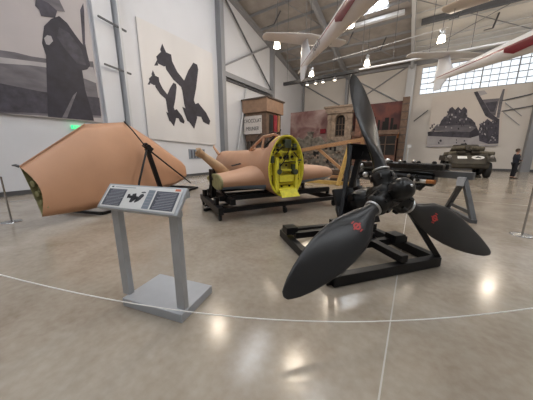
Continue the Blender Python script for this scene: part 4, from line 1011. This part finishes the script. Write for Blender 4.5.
for s in (-1, 1): b.sphere((s * .028, -.086, 1.632), .009, n=8)
b.box((0, -.088, 1.562), (.045, .008, .008)); pchild(b, 'eyes_and_mouth', 'hair')
b = MB()
b.loft([[Vector((r_ * .93 * math.cos(2 * PI * k / 16), .012 + max(-.055 if z_ < 1.68 else -1, r_ * 1.2 * math.sin(2 * PI * k / 16)), z_)) for k in range(16)] for r_, z_ in ((.07, 1.56), (.086, 1.60), (.090, 1.66), (.082, 1.71), (.055, 1.745), (.01, 1.755))])
pchild(b, 'hair', 'hair')
jv = [(0, 0, .82), (0, 0, 1.12), (0, .01, 1.33), (0, 0, 1.43), (.17, 0, 1.38), (.225, .03, 1.13), (.07, -.18, 1.07), (-.17, 0, 1.38), (-.235, .03, 1.13), (-.09, -.18, 1.05)]
j = skinned('jacket', jv, [(0, 1), (1, 2), (2, 3), (2, 4), (4, 5), (5, 6), (2, 7), (7, 8), (8, 9)], [(.20, .15), (.18, .14), (.18, .13), (.07, .07), .075, .06, .048, .075, .06, .048], 'navy', pe)
t = skinned('trousers', [(0, 0, .93), (.10, 0, .86), (.115, -.02, .50), (.12, .02, .10), (-.10, 0, .86), (-.105, -.01, .50), (-.10, .02, .10)], [(0, 1), (1, 2), (2, 3), (0, 4), (4, 5), (5, 6)], [(.14, .11), .10, .075, .06, .10, .075, .06], 'dark_tr', pe)
for s in (.125, -.105):
    b = MB(); b.loft([b.ring((s, .06, .045), (0, 1, 0), .04, 12, .045), b.ring((s, 0, .05), (0, 1, 0), .05, 12, .045), b.ring((s, -.10, .04), (0, 1, 0), .038, 12, .05), b.ring((s, -.19, .03), (0, 1, 0), .025, 12, .035)]); pchild(b, 'shoe', 'shoe')
for s, hx, hz in ((1, .04, 1.075), (-1, -.05, 1.055)):
    b = MB(); b.sphere((hx, -.215, hz), .035, (1, 1.1, .6), 8)
    for k in range(4): b.tube([(hx - .024 + .016 * k, -.235, hz), (hx - .024 + .016 * k, -.265, hz - .01), (hx - .022 + .015 * k, -.28 + .004 * abs(k - 1), hz - .03)], [.009, .008, .006], 6)
    b.tube([(hx - s * .028, -.205, hz + .01), (hx - s * .045, -.235, hz + .02), (hx - s * .04, -.255, hz + .015)], [.010, .009, .007], 6); pchild(b, 'hand', 'skin')

# ------------------------------------------------------------------ hanging aircraft
def aircraft(tail, heading, pitch, roll, label, first=[None]):
    h = math.atan2(heading[1], heading[0])
    mtx = Matrix.Translation(tail) @ Matrix.Rotation(h, 4, 'Z') @ Matrix.Rotation(-pitch, 4, 'Y') @ Matrix.Rotation(roll, 4, 'X')
    if first[0] is not None:
        q = copy_tree(first[0]); q['label'] = label; q.matrix_basis = mtx; return q
    q = thing('hanging_aircraft', (0, 0, 0), label, 'aircraft', 'light aircraft hung from the roof')
    # fuselage: x from tail to nose
    st_ = [(0, .045, .13), (.3, .07, .14), (.8, .10, .155), (1.5, .145, .19), (2.2, .19, .235), (2.8, .235, .275), (3.4, .28, .31), (4.2, .33, .36), (5.0, .31, .35), (5.6, .24, .27), (6.0, .10, .12)]
    n = 28; rings = []
    for x, w_, h_ in st_:
        w_ *= .86; h_ *= .86
        rings.append([Vector((x, w_ * math.cos(2 * PI * k / n), .06 * min(1, x / 3) + h_ * math.sin(2 * PI * k / n))) for k in range(n)])
    side = []
    for k in range(n):
        a = 2 * PI * (k + .5) / n; el = math.degrees(math.asin(math.sin(a)))
        side.append(1 if (-2 < el < 14) else (1 if 20 < el < 27 and False else 0))
    MB().loft(rings, side=side).build('fuselage', ['white', 'maroon'], q)
    # maroon belly flash near the wing
    b = MB()
    for s in (-1, 1):
        vs = []
        for i in range(9):
            x = 2.55 + i * .22; e0 = -.9 + .55 * math.sin(i / 8 * PI * .5); e1_ = .02
            if i == 0: e0 = -.35
            w_ = (.19 + (x - 2.2) * .075) * .86; h_ = (.235 + (x - 2.2) * .062) * .86
            for e in (e0, (e0 + e1_) / 2, e1_): vs.append((x, s * (w_ + .012) * math.cos(e), .055 + (h_ + .012) * math.sin(e)))
        b.add(vs, [(3 * i + j, 3 * i + 3 + j, 3 * i + 4 + j, 3 * i + 1 + j) for i in range(8) for j in range(2)], 0, True)
    b.build('belly_flash', 'maroon', q)
    # fin, from below the tail up to the tailplane
    def surf(x0, x1, z, t): return [Vector((x0 + (x1 - x0) * (1 - math.cos(a)) / 2, t * math.sin(a), z)) for a in [2 * PI * k / 16 for k in range(16)]]
    MB().loft([surf(-.05, .28, -.42, .01), surf(-.10, .34, -.30, .03), surf(-.12, .75, .1, .05), surf(-.10, .55, .4, .045), surf(-.06, .42, .68, .035)]).build('fin', 'whiteb', q)
    def hs(y, x0, x1, z, t): return [Vector((x0 + (x1 - x0) * (1 - math.cos(a)) / 2, y, z + t * math.sin(a))) for a in [2 * PI * k / 16 for k in range(16)]]
    MB().loft([hs(-1.32, .15, .35, .68, .012), hs(-1.25, .0, .45, .68, .03), hs(0, -.08, .62, .68, .05), hs(1.25, .0, .45, .68, .03), hs(1.32, .15, .35, .68, .012)]).build('tailplane', 'white', q)
    MB().loft([hs(-3.0, 4.3, 4.6, .55, .015), hs(-2.9, 4.1, 4.8, .53, .04), hs(0, 3.95, 5.2, .42, .09), hs(2.9, 4.1, 4.8, .53, .04), hs(3.0, 4.3, 4.6, .55, .015)]).build('wing', 'tanwing', q)
    MB().sphere((4.4, 0, .38), .3, (1.8, .8, .7), 14).build('canopy', 'azure', q)
    MB().tube([(.05, 0, -.06), (-.35, 0, -.08)], [.04, .015], 8).build('tail_spike', 'white', q)
    b = MB(); b.tube([(.3, 0, .68), (.3, 0, 5.5)], .008, 5); b.tube([(3.6, 0, .5), (3.6, 0, 5.5)], .008, 5); b.build('hanging_wire', 'steelD', q)
    q.matrix_basis = mtx; first[0] = q; return q
fa = aircraft(Vector((-3.4, 7.33, 4.23)), (2.13, -2.19), math.radians(1.0), 0, 'white light aircraft with maroon stripe, hung tail-first over the centre of the hall')
aircraft(Vector((.33, 10.94, 4.18)), (1.67, -2.48), math.radians(-2.5), math.radians(0), 'white light aircraft with maroon stripe hung before the long window, at the upper right')
aircraft(Vector((1.17, 5.48, 5.72)), (.406, .914), 0, 0, 'hung aircraft of which only a cream wing tip shows at the top right')
for s in (-1, 1):
    el = -.25; n_ = Vector((-.10, s * math.cos(el), math.sin(el))).normalized(); u_ = Vector((-s, -.1 * 1.0, 0)).normalized()
    tf = text('lettering', 'NAVY', .22, 'slate', fa.matrix_basis @ frame((1.45, s * (.122 * math.cos(el) + .014), .03 + .160 * math.sin(el) + .0), u_, n_.cross(u_), n_), fa, ext=.003)

# ------------------------------------------------------------------ world and light
w = bpy.data.worlds.new('world'); S.world = w; w.use_nodes = True
w.node_tree.nodes['Background'].inputs[0].default_value = (.75, .82, .9, 1); w.node_tree.nodes['Background'].inputs[1].default_value = .6
S.view_settings.view_transform = 'Standard'; S.view_settings.look = 'None'; S.view_settings.gamma = 1; S.view_settings.use_curve_mapping = False
S.view_settings.exposure = 0.62
S.cycles.max_bounces = 8; S.cycles.diffuse_bounces = 5
